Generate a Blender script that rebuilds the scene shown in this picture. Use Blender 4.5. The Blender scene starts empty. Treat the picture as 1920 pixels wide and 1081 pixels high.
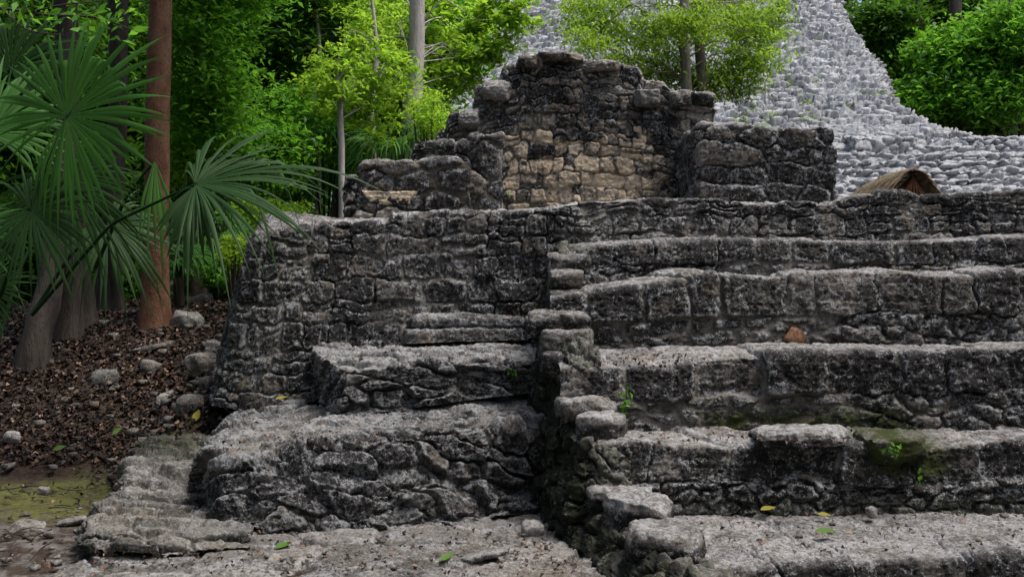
import bpy, math
import numpy as np
C = bpy.context.scene.collection
rad = math.radians
F, HZ, EYE = 1867.0, 505.0, 1.7          # focal length in photo pixels, horizon row, eye height

# ---------------------------------------------------------------- camera, sky, sun, exposure
cd = bpy.data.cameras.new('camera'); cam = bpy.data.objects.new('camera', cd); C.objects.link(cam)
cam.location = (0, 0, EYE); cam.rotation_euler = (rad(90), 0, 0)
cd.sensor_width = 36; cd.lens = 36*F/1920; cd.shift_y = -(540.5-HZ)/1920
cd.clip_start = .05; cd.clip_end = 1500
bpy.context.scene.camera = cam
SUN_EL, SUN_AZ = 67, 104                 # azimuth: degrees clockwise from +Y that the light comes FROM
w = bpy.data.worlds.new('World'); bpy.context.scene.world = w; w.use_nodes = True
wn = w.node_tree; sky = wn.nodes.new('ShaderNodeTexSky'); sky.sky_type = 'NISHITA'; sky.sun_disc = False
sky.sun_elevation = rad(SUN_EL); sky.sun_rotation = rad(SUN_AZ); sky.air_density = 1.0; sky.dust_density = 5.0; sky.ozone_density = .6
wn.links.new(sky.outputs[0], wn.nodes['Background'].inputs[0]); wn.nodes['Background'].inputs[1].default_value = .12
sl = bpy.data.lights.new('sun', 'SUN'); sl.energy = 2.0; sl.angle = rad(18); sl.color = (1, .985, .96)
so = bpy.data.objects.new('sun', sl); C.objects.link(so)
az, el = rad(SUN_AZ), rad(SUN_EL)
from mathutils import Vector
so.rotation_euler = Vector((math.sin(az)*math.cos(el), math.cos(az)*math.cos(el), math.sin(el))).to_track_quat('Z', 'Y').to_euler()
vs = bpy.context.scene.view_settings; vs.view_transform = 'Standard'; vs.look = 'None'; vs.gamma = 1; vs.exposure = .72
bpy.context.scene.cycles.max_bounces = 8; bpy.context.scene.cycles.transparent_max_bounces = 8

# ---------------------------------------------------------------- helpers
def Wp(px, py, d): return ((px-960)/F*d, d, EYE-(py-HZ)/F*d)
def hsh(a, b, c=0, seed=0):
    a = np.asarray(a, np.int64); b = np.asarray(b, np.int64); c = np.asarray(c, np.int64)
    h = (a*374761393 + b*668265263 + c*2147483647 % 1274126177 + c*1103515245 + seed*974634777) & 0xffffffff
    h = ((h ^ (h >> 13))*1274126177) & 0xffffffff
    h = ((h ^ (h >> 16))*2246822519) & 0xffffffff
    return ((h ^ (h >> 15)) & 0xffffff)/float(0xffffff)
def vn(P, seed=0):
    I = np.floor(P).astype(np.int64); f = P-I; u = f*f*f*(f*(f*6-15)+10)
    r = 0
    for dx in (0, 1):
        wx = u[:, 0] if dx else 1-u[:, 0]
        for dy in (0, 1):
            wy = u[:, 1] if dy else 1-u[:, 1]
            for dz in (0, 1):
                wz = u[:, 2] if dz else 1-u[:, 2]
                r = r + wx*wy*wz*hsh(I[:, 0]+dx, I[:, 1]+dy, I[:, 2]+dz, seed)
    return r*2-1
def fbm(P, o=4, seed=0, g=.5):
    r = 0; a = 1; n = 0
    for k in range(o):
        r = r+a*vn(P*(2.03**k)+k*7.3, seed+k); n += a; a *= g
    return r/n
def ridge(P, o=3, seed=0):
    r = 0; a = 1; n = 0
    for k in range(o):
        r = r+a*(1-2*np.abs(vn(P*(2.1**k)+k*3.1, seed+k))); n += a; a *= .55
    return r/n
def sst(x, a=0., b=1.):
    x = np.clip((x-a)/(b-a), 0, 1); return x*x*(3-2*x)
def rubble(s, t, cw, ch, seed, merge=.25, jit=.8):
    j0 = np.floor(t/ch).astype(np.int64); d1 = np.full(s.shape, 1e9); d2 = d1.copy(); id1 = np.zeros(s.shape); id2 = id1.copy()
    c1s = d1.copy(); c1t = d1.copy(); c2s = d1.copy(); c2t = d1.copy()
    for dj in (-1, 0, 1):
        j = j0+dj; so_ = (j & 1)*.5; i0 = np.floor(s/cw-so_).astype(np.int64)
        for di in (-1, 0, 1):
            i = i0+di
            cs = (i+so_+.5+jit*(hsh(i, j, 1, seed)-.5))*cw; ct = (j+.5+jit*(hsh(i, j, 2, seed)-.5))*ch
            m = hsh(i, j, 5, seed) < merge
            ci = np.where(m, i+1, i); idn = hsh(ci, j, 9, seed)
            d = ((s-cs)/cw)**2+((t-ct)/ch)**2
            d = d*(.5+1.1*hsh(ci, j, 7, seed))
            new = d < d1
            same = np.abs(idn-id1) < 1e-9
            # push the old best to second unless it is the same merged stone
            p = new & ~same
            d2 = np.where(p, d1, d2); c2s = np.where(p, c1s, c2s); c2t = np.where(p, c1t, c2t)
            q = (~new) & (~same) & (d < d2)
            d2 = np.where(q, d, d2); c2s = np.where(q, cs, c2s); c2t = np.where(q, ct, c2t)
            d1 = np.where(new, d, d1); c1s = np.where(new, cs, c1s); c1t = np.where(new, ct, c1t); id1 = np.where(new, idn, id1)
    sep = np.sqrt((c1s-c2s)**2+(c1t-c2t)**2)+.02
    b = (np.sqrt(d2)-np.sqrt(d1))*.5*np.minimum(cw, ch)
    return np.maximum(b, 0), id1, s-c1s, t-c1t
def ashlar(s, t, rows, widths, seed, split=.2):
    rows = np.asarray(rows, float); k = np.clip(np.searchsorted(rows, t, side='right')-1, 0, len(rows)-2)
    b = np.zeros(s.shape); idn = b.copy(); ds = b.copy(); dt = b.copy(); rng = np.random.RandomState(seed)
    for r in range(len(rows)-1):
        m = k == r
        L = 60; wd = widths[r % len(widths)]
        x = np.cumsum(wd*(.55+.9*rng.rand(int(L/wd)+4)))-L/2+rng.rand()*wd
        if not m.any(): continue
        q = np.clip(np.searchsorted(x, s[m])-1, 0, len(x)-2); lo = x[q]; hi = x[q+1]
        bs = np.minimum(s[m]-lo, hi-s[m]); t0, t1 = rows[r], rows[r+1]
        dth = hsh(q, r, 3, seed)
        mid = t0+(t1-t0)*(.4+.3*hsh(q, r, 4, seed)); sp = dth < split
        up = t[m] > mid
        T0 = np.where(sp & up, mid, t0); T1 = np.where(sp & ~up, mid, t1)
        bt = np.minimum(t[m]-T0, T1-t[m]); kk = .03
        hh = np.clip(.5+.5*(bt-bs)/kk, 0, 1); bb = bt*(1-hh)+bs*hh-kk*hh*(1-hh)
        b[m] = np.maximum(bb, 0); idn[m] = hsh(q, r, 11+(sp & up), seed); ds[m] = s[m]-(lo+hi)/2; dt[m] = t[m]-(T0+T1)/2
    return b, idn, ds, dt
def props(o, label=None, cat=None, group=None, kind=None):
    if label: o['label'] = label
    if cat: o['category'] = cat
    if group: o['group'] = group
    if kind: o['kind'] = kind
    return o
def mk(name, V, Fa, mat, parent=None, org=None, attrs=None, smooth=True, fattrs=None):
    V = np.asarray(V, np.float32); Fa = np.asarray(Fa, np.int32)
    if parent is not None: org = np.array(parent['_o'][:]) if '_o' in parent.keys() else np.array(parent.location)
    elif org is None: org = np.array([V[:, 0].mean(), V[:, 1].mean(), V[:, 2].min()])
    m = bpy.data.meshes.new(name); n = Fa.shape[1]
    m.vertices.add(len(V)); m.vertices.foreach_set('co', (V-np.asarray(org, np.float32)).astype(np.float32).ravel())
    m.loops.add(Fa.size); m.loops.foreach_set('vertex_index', Fa.ravel())
    m.polygons.add(len(Fa)); m.polygons.foreach_set('loop_start', np.arange(0, Fa.size, n, dtype=np.int32))
    m.polygons.foreach_set('loop_total', np.full(len(Fa), n, np.int32))
    if smooth: m.polygons.foreach_set('use_smooth', np.ones(len(Fa), bool))
    for k, a in (attrs or {}).items():
        at = m.attributes.new(k, 'FLOAT', 'POINT'); at.data.foreach_set('value', np.asarray(a, np.float32).ravel())
    for k, a in (fattrs or {}).items():
        at = m.attributes.new(k, 'FLOAT', 'FACE'); at.data.foreach_set('value', np.asarray(a, np.float32).ravel())
    m.update(calc_edges=True); m.validate()
    m.materials.append(mat)
    o = bpy.data.objects.new(name, m); C.objects.link(o)
    if parent is not None: o.parent = parent
    else: o.location = org
    return o
def empty(name, loc, label, cat, group=None):
    o = bpy.data.objects.new(name, None); C.objects.link(o); o.location = loc; o.empty_display_size = .1
    return props(o, label, cat, group)
def gridF(nu, nv, flip=False):
    i, j = np.meshgrid(np.arange(nu-1), np.arange(nv-1), indexing='ij'); a = (i*nv+j).ravel()
    f = np.stack([a, a+nv, a+nv+1, a+1], 1); return f[:, ::-1] if flip else f
def smooth_axis(A, r, ax):
    if r < 1: return A
    k = np.exp(-.5*(np.arange(-2*r, 2*r+1)/r)**2); k /= k.sum(); pad = [(0, 0)]*3; pad[ax] = (2*r, 2*r)
    B = np.pad(A, pad, mode='reflect', reflect_type='odd')
    return np.apply_along_axis(lambda v: np.convolve(v, k, 'valid'), ax, B)
def sheet(name, rails, mat, res=.01, mode='rubble', cw=.25, ch=.14, rows=None, widths=(.4,), seed=1, jd=.035, jw=.03, off=.02, tilt=.12,
          bulge=.02, rough=.012, big=.02, rr=.03, flip=False, px=True, parent=None, worn=None, coarse=(), tan=None, moss=None, split=.2, merge=.25,
          saw=None, org=None, warp=.02, edgeoff=0, pit=.006, jit=.8, scale=1, uv=None, chink=.6, toptilt=.35, flush=1., jbase=.25, bed=.006, absrows=None):
    """rails: K polylines (v direction) of m points (u direction). Grid surface, resampled, displaced into masonry."""
    R = np.array([[Wp(*p) if px else p for p in r] for r in rails], float)           # K,m,3
    K, m, _ = R.shape
    # u subdivision
    ul = np.linalg.norm(np.diff(R, axis=1), axis=2).max(0); sl_ = np.linalg.norm(np.diff(R, axis=1), axis=2).mean(0)
    cols = []; S = []; s0 = 0
    for q in range(m-1):
        n = max(1, int(math.ceil(ul[q]/res))); f = np.arange(n)/n
        cols.append(R[:, q, None]*(1-f)[None, :, None]+R[:, q+1, None]*f[None, :, None]); S.append(s0+f*sl_[q]); s0 += sl_[q]
    cols.append(R[:, -1:]); S.append([s0]); G = np.concatenate(cols, 1); S = np.concatenate(S)      # K,nu,3
    rowsG = []; T = []; t0 = 0; edges = [0]
    for q in range(K-1):
        L = np.linalg.norm(G[q+1]-G[q], axis=1); rs = res*(coarse[q] if q < len(coarse) else 1); n = max(1, int(math.ceil(np.percentile(L, 90)/rs))); f = np.arange(n)/n
        rowsG.append(G[q][:, None]*(1-f)[None, :, None]+G[q+1][:, None]*f[None, :, None]); T.append(t0+f*L.mean()); t0 += L.mean(); edges.append(t0)
    rowsG.append(G[-1][:, None]); T.append([t0]); G = np.concatenate(rowsG, 1); T = np.concatenate(T)   # nu,nv,3
    r_ = int(round(rr/res)); G = smooth_axis(G, r_, 1); G = smooth_axis(G, r_, 0)
    nu, nv, _ = G.shape
    N = np.cross(np.gradient(G, axis=0), np.gradient(G, axis=1)); N /= (np.linalg.norm(N, axis=2, keepdims=True)+1e-9)
    N = smooth_axis(N, max(1, r_//2), 1); N /= (np.linalg.norm(N, axis=2, keepdims=True)+1e-9)
    if flip: N = -N
    P = G.reshape(-1, 3); Nn = N.reshape(-1, 3); s, t = np.meshgrid(S, T, indexing='ij'); s = s.ravel(); t = t.ravel()
    if uv == 'z': t = P[:, 2]+np.maximum(0, t-edges[2]) if K > 3 else P[:, 2]+np.maximum(0, t-edges[-2])
    if uv == 'yz': s = P[:, 0]; t = P[:, 1]+P[:, 2]
    if uv == 'flank': s = P[:, 1]-P[:, 0]; t = P[:, 2]+np.maximum(0, t-edges[2])
    tt0 = np.tile(T, nu)
    sw = s+warp*fbm(P*5/scale, 3, seed+50)*scale+.012*vn(P*28/scale, seed+51)*scale; tw = t+warp*.8*fbm(P*5/scale+40, 3, seed+60)*scale+.010*vn(P*28/scale, seed+61)*scale
    if mode in ('rubble', 'step'): b, sid, ds, dt = rubble(sw, tw, cw, ch, seed, merge, jit)
    if mode != 'rubble':
        rws = [edges[int(r)]+(r-int(r))*(edges[int(r)+1]-edges[int(r)]) if int(r) < len(edges)-1 else edges[-1] for r in rows]
        rws[-1] += .5; rws[0] -= .5
        if absrows is not None: rws = absrows
        rb = (b, sid, ds, dt) if mode == 'step' else None
        b, sid, ds, dt = ashlar(sw, tw, rws, widths, seed, split)
        if rb is not None:
            lowm = tw < rws[1]; bb = np.minimum(rb[0], np.maximum(0, rws[1]-tw)); b, sid, ds, dt = (np.where(lowm, q, r) for q, r in zip((bb, rb[1], rb[2], rb[3]), (b, sid, ds, dt)))
    r1 = hsh((sid*1e6).astype(int), 3, 0, seed)-.5; r2 = hsh((sid*1e6).astype(int), 4, 0, seed)-.5; r3 = hsh((sid*1e6).astype(int), 5, 0, seed)-.5
    mort = sst(fbm(P*1.5/scale, 3, seed+71), .06, .26)*flush; jw = jw*(1+.9*mort); jd = jd*(1-.6*mort); sm = sst(b/jw)
    topk = 1-(1-toptilt)*sst(tt0, edges[-2]-.02, edges[-2]+.1); tilt = tilt*topk
    cb, cid, _, _ = rubble(sw+.37, tw+.11, cw*.36, ch*.42, seed+200, .3, .95)     # small chinking stones in wide joints
    inj = (b < jw*(-.1+1.0*np.clip(.5+fbm(P*2.2/scale, 2, seed+70), 0, 1)))&(chink > 0)&(mort < .4)
    sid = np.where(inj, cid, sid); ckh = (sst(cb/(jw*.4))-.45)*jd*chink
    h = np.where(inj, ckh, 0)-jd*(1-sm)*(.6+.8*hsh((sid*1e6).astype(int), 6, 0, seed))+sm*(off*2*r1+tilt*(r2*ds+r3*dt)*2)+bulge*sst(b/(jw*3))
    if saw: h = h+saw[1]*(1-((tw/saw[0]+.3*vn(P*.4, seed+5)) % 1))
    h = h+big*fbm(P*1.6/scale, 3, seed+9)+rough*fbm(P*11/scale, 4, seed+20, .6)+rough*.7*ridge(P*23/scale, 3, seed+30)*sm+bed*ridge(P*np.array([5, 5, 26])/scale+2*fbm(P*2, 2, seed)[:, None], 3, seed+31)*sm*(topk-toptilt+.12)
    if pit:
        pv = vn(P*38/scale, seed+33)+.5*vn(P*80/scale, seed+34); h = h-pit*sst(pv, .35, .9)*1.6
    at = {'sid': sid, 'joint': np.where(inj, 0, 1-sst(b/(jw*.8)))*(jbase+(1-jbase)*mort), 'edge': np.where(inj, .6, sst(b/jw, .5, .9)*(1-sst(b/jw, 1.1, 2.2)))}
    at['worn'] = worn(edges, s, tt0, P) if worn else np.zeros(len(P))  # upper surfaces are coloured paler than the upright faces
    at['tan'] = tan(s, t, P, sid) if tan else np.zeros(len(P))
    at['moss'] = moss(s, t, P) if moss else np.zeros(len(P))
    V = P+Nn*h[:, None]
    o = mk(name, V, gridF(nu, nv, flip), mat, parent, org, at)
    return o
def courses(z0, z1, lo, hi, seed):
    r = np.random.RandomState(seed); z = [z0-.3]
    while z[-1] < z1: z.append(z[-1]+r.uniform(lo, hi)*(1 if r.rand() < .75 else .6))
    return np.array(z)
def pale_from(k, soft=.05, amt=1., back=9):
    return lambda e, s, t, P: amt*sst(t, e[k]-soft*.6, e[k]+soft)*np.clip(.72+.6*fbm(P*3, 3, 77), 0, 1)

# ---------------------------------------------------------------- materials
def nodes(name):
    m = bpy.data.materials.new(name); m.use_nodes = True; nt = m.node_tree; b = nt.nodes['Principled BSDF']
    b.inputs['Specular IOR Level'].default_value = .25
    return m, nt, b
class N_:
    def __init__(s, nt): s.nt = nt; s.pos = s.n('ShaderNodeNewGeometry').outputs['Position']
    def n(s, t, **k):
        x = s.nt.nodes.new(t)
        for a, v in k.items(): setattr(x, a, v)
        return x
    def noise(s, sc, det=6, rough=.6, off=0, dist=0):
        x = s.n('ShaderNodeTexNoise'); x.inputs['Scale'].default_value = sc; x.inputs['Detail'].default_value = det; x.inputs['Roughness'].default_value = rough
        x.inputs['Distortion'].default_value = dist
        if off:
            a = s.n('ShaderNodeVectorMath', operation='ADD'); s.nt.links.new(s.pos, a.inputs[0]); a.inputs[1].default_value = (off, off*.7, off*1.3); s.nt.links.new(a.outputs[0], x.inputs['Vector'])
        else: s.nt.links.new(s.pos, x.inputs['Vector'])
        return x.outputs['Fac']
    def vor(s, sc, feat='F1'):
        x = s.n('ShaderNodeTexVoronoi', feature=feat); x.inputs['Scale'].default_value = sc; s.nt.links.new(s.pos, x.inputs['Vector']); return x.outputs['Distance']
    def attr(s, a): x = s.n('ShaderNodeAttribute'); x.attribute_name = a; return x.outputs['Fac']
    def ramp(s, v, lo, hi, a=0., b=1.):
        x = s.n('ShaderNodeMapRange', interpolation_type='SMOOTHSTEP'); s.nt.links.new(v, x.inputs[0])
        for i, q in zip((1, 2, 3, 4), (lo, hi, a, b)): x.inputs[i].default_value = q
        return x.outputs[0]
    def math(s, op, a, b=None):
        x = s.n('ShaderNodeMath', operation=op)
        for i, q in enumerate((a, b)):
            if q is None: continue
            if isinstance(q, (int, float)): x.inputs[i].default_value = q
            else: s.nt.links.new(q, x.inputs[i])
        return x.outputs[0]
    def mix(s, f, a, b, bt='MIX'):
        x = s.n('ShaderNodeMix', data_type='RGBA', blend_type=bt)
        for sk, q in ((x.inputs[0], f), (x.inputs[6], a), (x.inputs[7], b)):
            if isinstance(q, (int, float)): sk.default_value = q
            elif isinstance(q, tuple): sk.default_value = (*q, 1)
            else: s.nt.links.new(q, sk)
        return x.outputs[2]
    def bump(s, h, st, dist, prev=None):
        x = s.n('ShaderNodeBump'); x.inputs['Strength'].default_value = st; x.inputs['Distance'].default_value = dist; s.nt.links.new(h, x.inputs['Height'])
        if prev is not None: s.nt.links.new(prev, x.inputs['Normal'])
        return x.outputs[0]
def stone_mat(name, black=(.011, .0105, .011), grey=(.135, .124, .113), pale=(.40, .405, .415), top_col=(.26, .25, .24), mortar=(.20, .185, .165), lich=.465, palef=.62, sc=1., spk=1., brown=(.118, .096, .068), joint_dark=.0, tancol=(.72, .57, .40), bst=.65, jmix=(.75, 1.)):
    m, nt, bs = nodes(name); n = N_(nt); L = nt.links
    sid, joint, worn, tan, moss, edg = (n.attr(a) for a in ('sid', 'joint', 'worn', 'tan', 'moss', 'edge'))
    big = n.noise(2.2*sc, 5, .6); mid = n.noise(9*sc, 8, .72, 5, .4); fine = n.noise(42*sc, 6, .75, 11); vf = n.noise(120*sc, 4, .7, 17)
    warm = n.noise(1.1*sc, 4, .6, 23)
    c = n.mix(n.ramp(fine, .35, .7), grey, tuple(min(1, q*1.9) for q in grey))
    c = n.mix(n.math('MULTIPLY', n.ramp(warm, .40, .62), .75), c, brown)
    cs = n.mix(n.ramp(sid, 0, 1, .0, .75), c, tuple(q*.35 for q in grey)); c = cs
    tt = n.mix(n.ramp(mid, .35, .7), tancol, tuple(q*.55 for q in tancol)); c = n.mix(n.ramp(n.math('FRACT', n.math('MULTIPLY', sid, 7.31)), .55, 1., 0, .5), c, tuple(min(1, q*2.0) for q in grey)); c = n.mix(tan, c, tt)
    # black lichen: patches that gather by stone and by region
    bl = n.math('ADD', n.math('MULTIPLY', mid, .6), n.math('ADD', n.math('MULTIPLY', big, .5), n.math('MULTIPLY', sid, .12)))
    bl = n.math('SUBTRACT', bl, n.math('MULTIPLY', worn, .22)); bl = n.math('SUBTRACT', bl, n.math('MULTIPLY', tan, .15))
    c = n.mix(n.ramp(bl, lich+.03, lich+.13, 0, .95), c, black)
    c = n.mix(n.math('MULTIPLY', worn, n.ramp(mid, .3, .6, .35, .95)), c, n.mix(n.ramp(fine, .3, .72), tuple(q*.5 for q in top_col), tuple(min(1, q*1.45) for q in top_col)))  # paler mix for the upper surfaces
    soil = n.noise(3.4, 6, .7, 41); c = n.mix(n.math('MULTIPLY', worn, n.ramp(soil, .52, .63, 0, .7)), c, (.12, .100, .074))
    # mortar
    c = n.mix(n.math('MULTIPLY', joint, n.ramp(big, .40, .56, *jmix)), c, mortar if joint_dark == 0 else tuple(q*joint_dark for q in mortar))
    # pale lichen and bare limestone flecks
    cr = n.math('ADD', n.math('MULTIPLY', fine, .55), n.math('MULTIPLY', mid, .45)); c = n.mix(1., c, n.mix(tan, n.ramp(cr, .36, .56, .42, 1.2), n.ramp(cr, .36, .56, .6, 1.25)), 'MULTIPLY')
    sp = n.math('ADD', n.math('MULTIPLY', n.noise(30*sc, 7, .8, 31, .6), .55), n.math('ADD', n.math('MULTIPLY', mid, .35), n.math('MULTIPLY', vf, .3)))
    sp = n.math('ADD', sp, n.math('ADD', n.math('MULTIPLY', edg, .055), n.math('MULTIPLY', worn, .03)))
    c = n.mix(n.math('MULTIPLY', n.ramp(sp, palef+.004, palef+.075, 0, .72*spk), n.math('SUBTRACT', 1., n.math('MULTIPLY', joint, .8))), c, pale)
    mo = n.math('MULTIPLY', moss, n.ramp(mid, .38, .55)); c = n.mix(mo, c, (.035, .045, .008))
    L.new(c, bs.inputs['Base Color']); bs.inputs['Roughness'].default_value = .85
    pits = n.vor(55*sc); b1 = n.bump(n.math('ADD', fine, n.math('MULTIPLY', mid, .8)), bst, .03/sc)
    b2 = n.bump(n.math('ADD', vf, pits), bst*.7, .008/sc, b1); L.new(b2, bs.inputs['Normal'])
    return m
M_ST = stone_mat('lichened_limestone')
M_LEDGE = stone_mat('dark_ledge_limestone', spk=.75, top_col=(.21, .205, .195), lich=.45, palef=.60, grey=(.10, .095, .092))  # darker grey stone for the ledges and slab
M_FLANK = stone_mat('black_lichen_limestone', lich=.40, palef=.68, grey=(.07, .066, .05), brown=(.05, .05, .02))
M_TEMPLE = stone_mat('warm_grey_limestone', lich=.50, palef=.63, grey=(.20, .18, .152), mortar=(.16, .14, .11), joint_dark=.6, brown=(.17, .13, .085))
M_PYR = stone_mat('pale_limestone', lich=.535, palef=.52, grey=(.18, .18, .183), pale=(.54, .545, .56), mortar=(.02, .02, .022), joint_dark=1., jmix=(.85, 1.), sc=.45, top_col=(.42, .43, .46), brown=(.27, .26, .25), black=(.05, .05, .055))
M_FLOOR = stone_mat('worn_paving_stone', spk=.8, lich=.60, palef=.63, grey=(.15, .14, .13), top_col=(.2, .19, .18), mortar=(.09, .08, .07))
M_ORANGE = stone_mat('orange_limestone', tancol=(.34, .15, .06), lich=.46)
M_ROCK = stone_mat('loose_grey_limestone', lich=.62, palef=.62, grey=(.2, .19, .18))

def ground_mat():
    m, nt, bs = nodes('forest_soil'); n = N_(nt)
    a = n.noise(3, 6, .6); b = n.noise(30, 8, .75, 3); c = n.mix(n.ramp(b, .35, .65), (.018, .011, .008), (.075, .05, .035))
    c = n.mix(n.ramp(a, .55, .7), c, (.05, .04, .03)); mo = n.attr('moss')
    c = n.mix(n.math('MULTIPLY', mo, n.ramp(n.noise(7, 6, .7, 9), .36, .52)), c, n.mix(n.ramp(b, .3, .7), (.05, .055, .012), (.15, .15, .035)))
    c = n.mix(n.math('MULTIPLY', n.attr('bare'), n.ramp(n.noise(9, 7, .7, 19), .45, .62)), c, (.17, .16, .15))
    nt.links.new(c, bs.inputs['Base Color']); bs.inputs['Roughness'].default_value = .9
    nt.links.new(n.bump(b, .8, .03), bs.inputs['Normal']); return m
M_GROUND = ground_mat()
def leaf_mat(name, dark, light, trans, tf=.35, rough=.42):
    m, nt, bs = nodes(name); n = N_(nt); lv = n.attr('lv')
    c = n.mix(n.ramp(lv, 0, 1), dark, light); c = n.mix(n.ramp(n.noise(.9, 3, .5), .4, .65, 0, .6), c, n.mix(.5, c, dark))
    nt.links.new(c, bs.inputs['Base Color']); bs.inputs['Roughness'].default_value = rough; bs.inputs['Specular IOR Level'].default_value = .18
    t = n.n('ShaderNodeBsdfTranslucent'); nt.links.new(n.mix(n.ramp(lv, 0, 1), tuple(q*.55 for q in trans), trans), t.inputs[0]); ms = n.n('ShaderNodeMixShader'); ms.inputs[0].default_value = tf
    nt.links.new(bs.outputs[0], ms.inputs[1]); nt.links.new(t.outputs[0], ms.inputs[2]); nt.links.new(ms.outputs[0], nt.nodes['Material Output'].inputs[0]); return m
M_LDARK = leaf_mat('dark_leaf', (.014, .05, .008), (.06, .17, .02), (.12, .30, .02), .4)
M_LMID = leaf_mat('green_leaf', (.03, .11, .012), (.12, .33, .035), (.24, .58, .04), .45)
M_LBRI = leaf_mat('bright_leaf', (.06, .19, .018), (.30, .50, .05), (.50, .80, .06), .5)
M_LFEA = leaf_mat('fresh_leaf', (.07, .17, .015), (.24, .40, .04), (.42, .66, .05), .48)
M_PALM = leaf_mat('palm_leaf', (.026, .095, .014), (.075, .20, .035), (.14, .38, .05), .35, .55)
M_PALM2 = leaf_mat('dark_palm_leaf', (.012, .04, .010), (.035, .08, .022), (.08, .18, .03), .22, .55)  # darker palm green; shade on the lower left frond is put into it
def litter_mat():
    m, nt, bs = nodes('dead_leaf'); n = N_(nt); lv = n.attr('lv'); r = n.n('ShaderNodeValToRGB'); nt.links.new(lv, r.inputs[0])
    e = r.color_ramp.elements; e[0].color = (.012, .007, .006, 1); e[1].color = (.26, .17, .11, 1)
    for p, c in ((.45, (.026, .017, .013)), (.75, (.055, .034, .025)), (.92, (.12, .065, .04))): q = e.new(p); q.color = (*c, 1)
    nt.links.new(r.outputs[0], bs.inputs['Base Color']); bs.inputs['Roughness'].default_value = .55; return m
M_LIT = litter_mat()
def bark_mat(name, a, b, c, sc=6, zs=.25):
    m, nt, bs = nodes(name); n = N_(nt); mp = n.n('ShaderNodeMapping'); nt.links.new(n.pos, mp.inputs[0]); mp.inputs['Scale'].default_value = (1, 1, zs)
    n.pos = mp.outputs[0]
    x = n.noise(sc, 6, .65); y = n.noise(sc*7, 6, .7, 4); col = n.mix(n.ramp(x, .35, .65), a, b); col = n.mix(n.ramp(y, .55, .72), col, c)
    nt.links.new(col, bs.inputs['Base Color']); bs.inputs['Roughness'].default_value = .8; nt.links.new(n.bump(n.math('ADD', x, y), .7, .03), bs.inputs['Normal']); return m
M_BRED = bark_mat('red_peeling_bark', (.10, .042, .021), (.165, .088, .05), (.03, .016, .010), 7, .7)
M_BGREY = bark_mat('grey_bark', (.024, .019, .016), (.06, .05, .041), (.014, .012, .010))
M_BPALE = bark_mat('pale_bark', (.30, .27, .25), (.48, .45, .42), (.15, .12, .10))
M_BPALE2 = bark_mat('brown_grey_bark', (.13, .11, .09), (.26, .23, .19), (.06, .05, .04))
M_BDARK = bark_mat('dark_bark', (.03, .022, .016), (.075, .055, .04), (.015, .012, .01))
M_THATCH = bark_mat('dry_thatch', (.20, .15, .09), (.34, .27, .17), (.09, .065, .04), 30, .3)
M_WOOD = bark_mat('brown_wood', (.10, .045, .02), (.18, .085, .04), (.05, .025, .012), 8, 1)

# ---------------------------------------------------------------- ground
def gz(x, y):
    far = np.interp(y, [-50, 8.4, 9.1, 10.2, 11.2, 14, 24, 60, 400], [0, 0, .35, .85, 1.18, 1.38, 1.45, 1.6, 2])
    near = np.interp(y, [-50, 7.2, 7.8, 8.3, 9.3, 11, 14, 24, 60, 400], [0, 0, .22, .58, .98, 1.2, 1.38, 1.45, 1.6, 2])
    k = sst(x, -3.5, -2.5); k2 = sst(x, -.5, 3); z = far*(1-k)+near*k
    return z*(1-.0*k2)-.03
def build_ground():
    xs = np.concatenate([-np.geomspace(300, 8.2, 26), np.arange(-8, 1.6, .035), np.geomspace(1.7, 300, 30)])
    ys = np.concatenate([-np.geomspace(200, 1, 14), np.arange(0, 4.6, .4), np.arange(4.8, 13.5, .035), np.geomspace(13.6, 600, 40)])
    X, Y = np.meshgrid(xs, ys, indexing='ij'); x = X.ravel(); y = Y.ravel(); z = gz(x, y); P = np.stack([x, y, z], 1)
    nr = np.exp(-np.maximum(0, np.abs(y-9)-6)/3)
    ht = fbm(P*.9, 3, 3)*.05+fbm(P*5, 4, 5)*.025*nr
    z = z+ht*np.where(y > 12, 2., 1.)
    moss = sst(-x, 2.45, 2.8)*sst(y, 6.55, 7.0)*(1-sst(y+.25*vn(P*1.7, 8), 8.2, 8.6)); bare = (1-sst(y, 6.2, 7.2))*sst(y, 3, 4)*.9+.15*moss
    P[:, 2] = z; z0 = 0
    o = mk('ground', P, gridF(len(xs), len(ys), True)[:, ::-1], M_GROUND, org=(0, 0, 0), attrs={'moss': moss, 'bare': bare})
    o['kind'] = 'structure'; return o
build_ground()

# paved floor in front of the ruin
def floor():
    rails = [[(-2.75, 3.2, -.02), (-1, 3.2, -.02), (2.6, 3.2, -.02)], [(-2.7, 5.0, -.01), (-1, 5.0, 0), (2.4, 5.0, .0)], [(-2.5, 5.9, .0), (-.9, 6.1, .03), (1.0, 6.1, .02)], [(-2.3, 6.9, .0), (-.9, 7.2, .04), (.6, 7.2, .03)]]
    o = sheet('paved_floor', rails, M_FLOOR, .012, cw=.5, ch=.4, seed=31, jd=.025, jw=.03, off=.012, tilt=.03, bulge=.006, rough=.014, big=.03, px=False, rr=.02,
              flip=False, worn=lambda e, s, t, P: np.full(len(P), .33)*np.clip(.6+fbm(P*2, 3, 4), 0, 1.4), coarse=(2,), org=(0, 5, 0), uv='yz')
    o['kind'] = 'structure'
floor()

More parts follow.
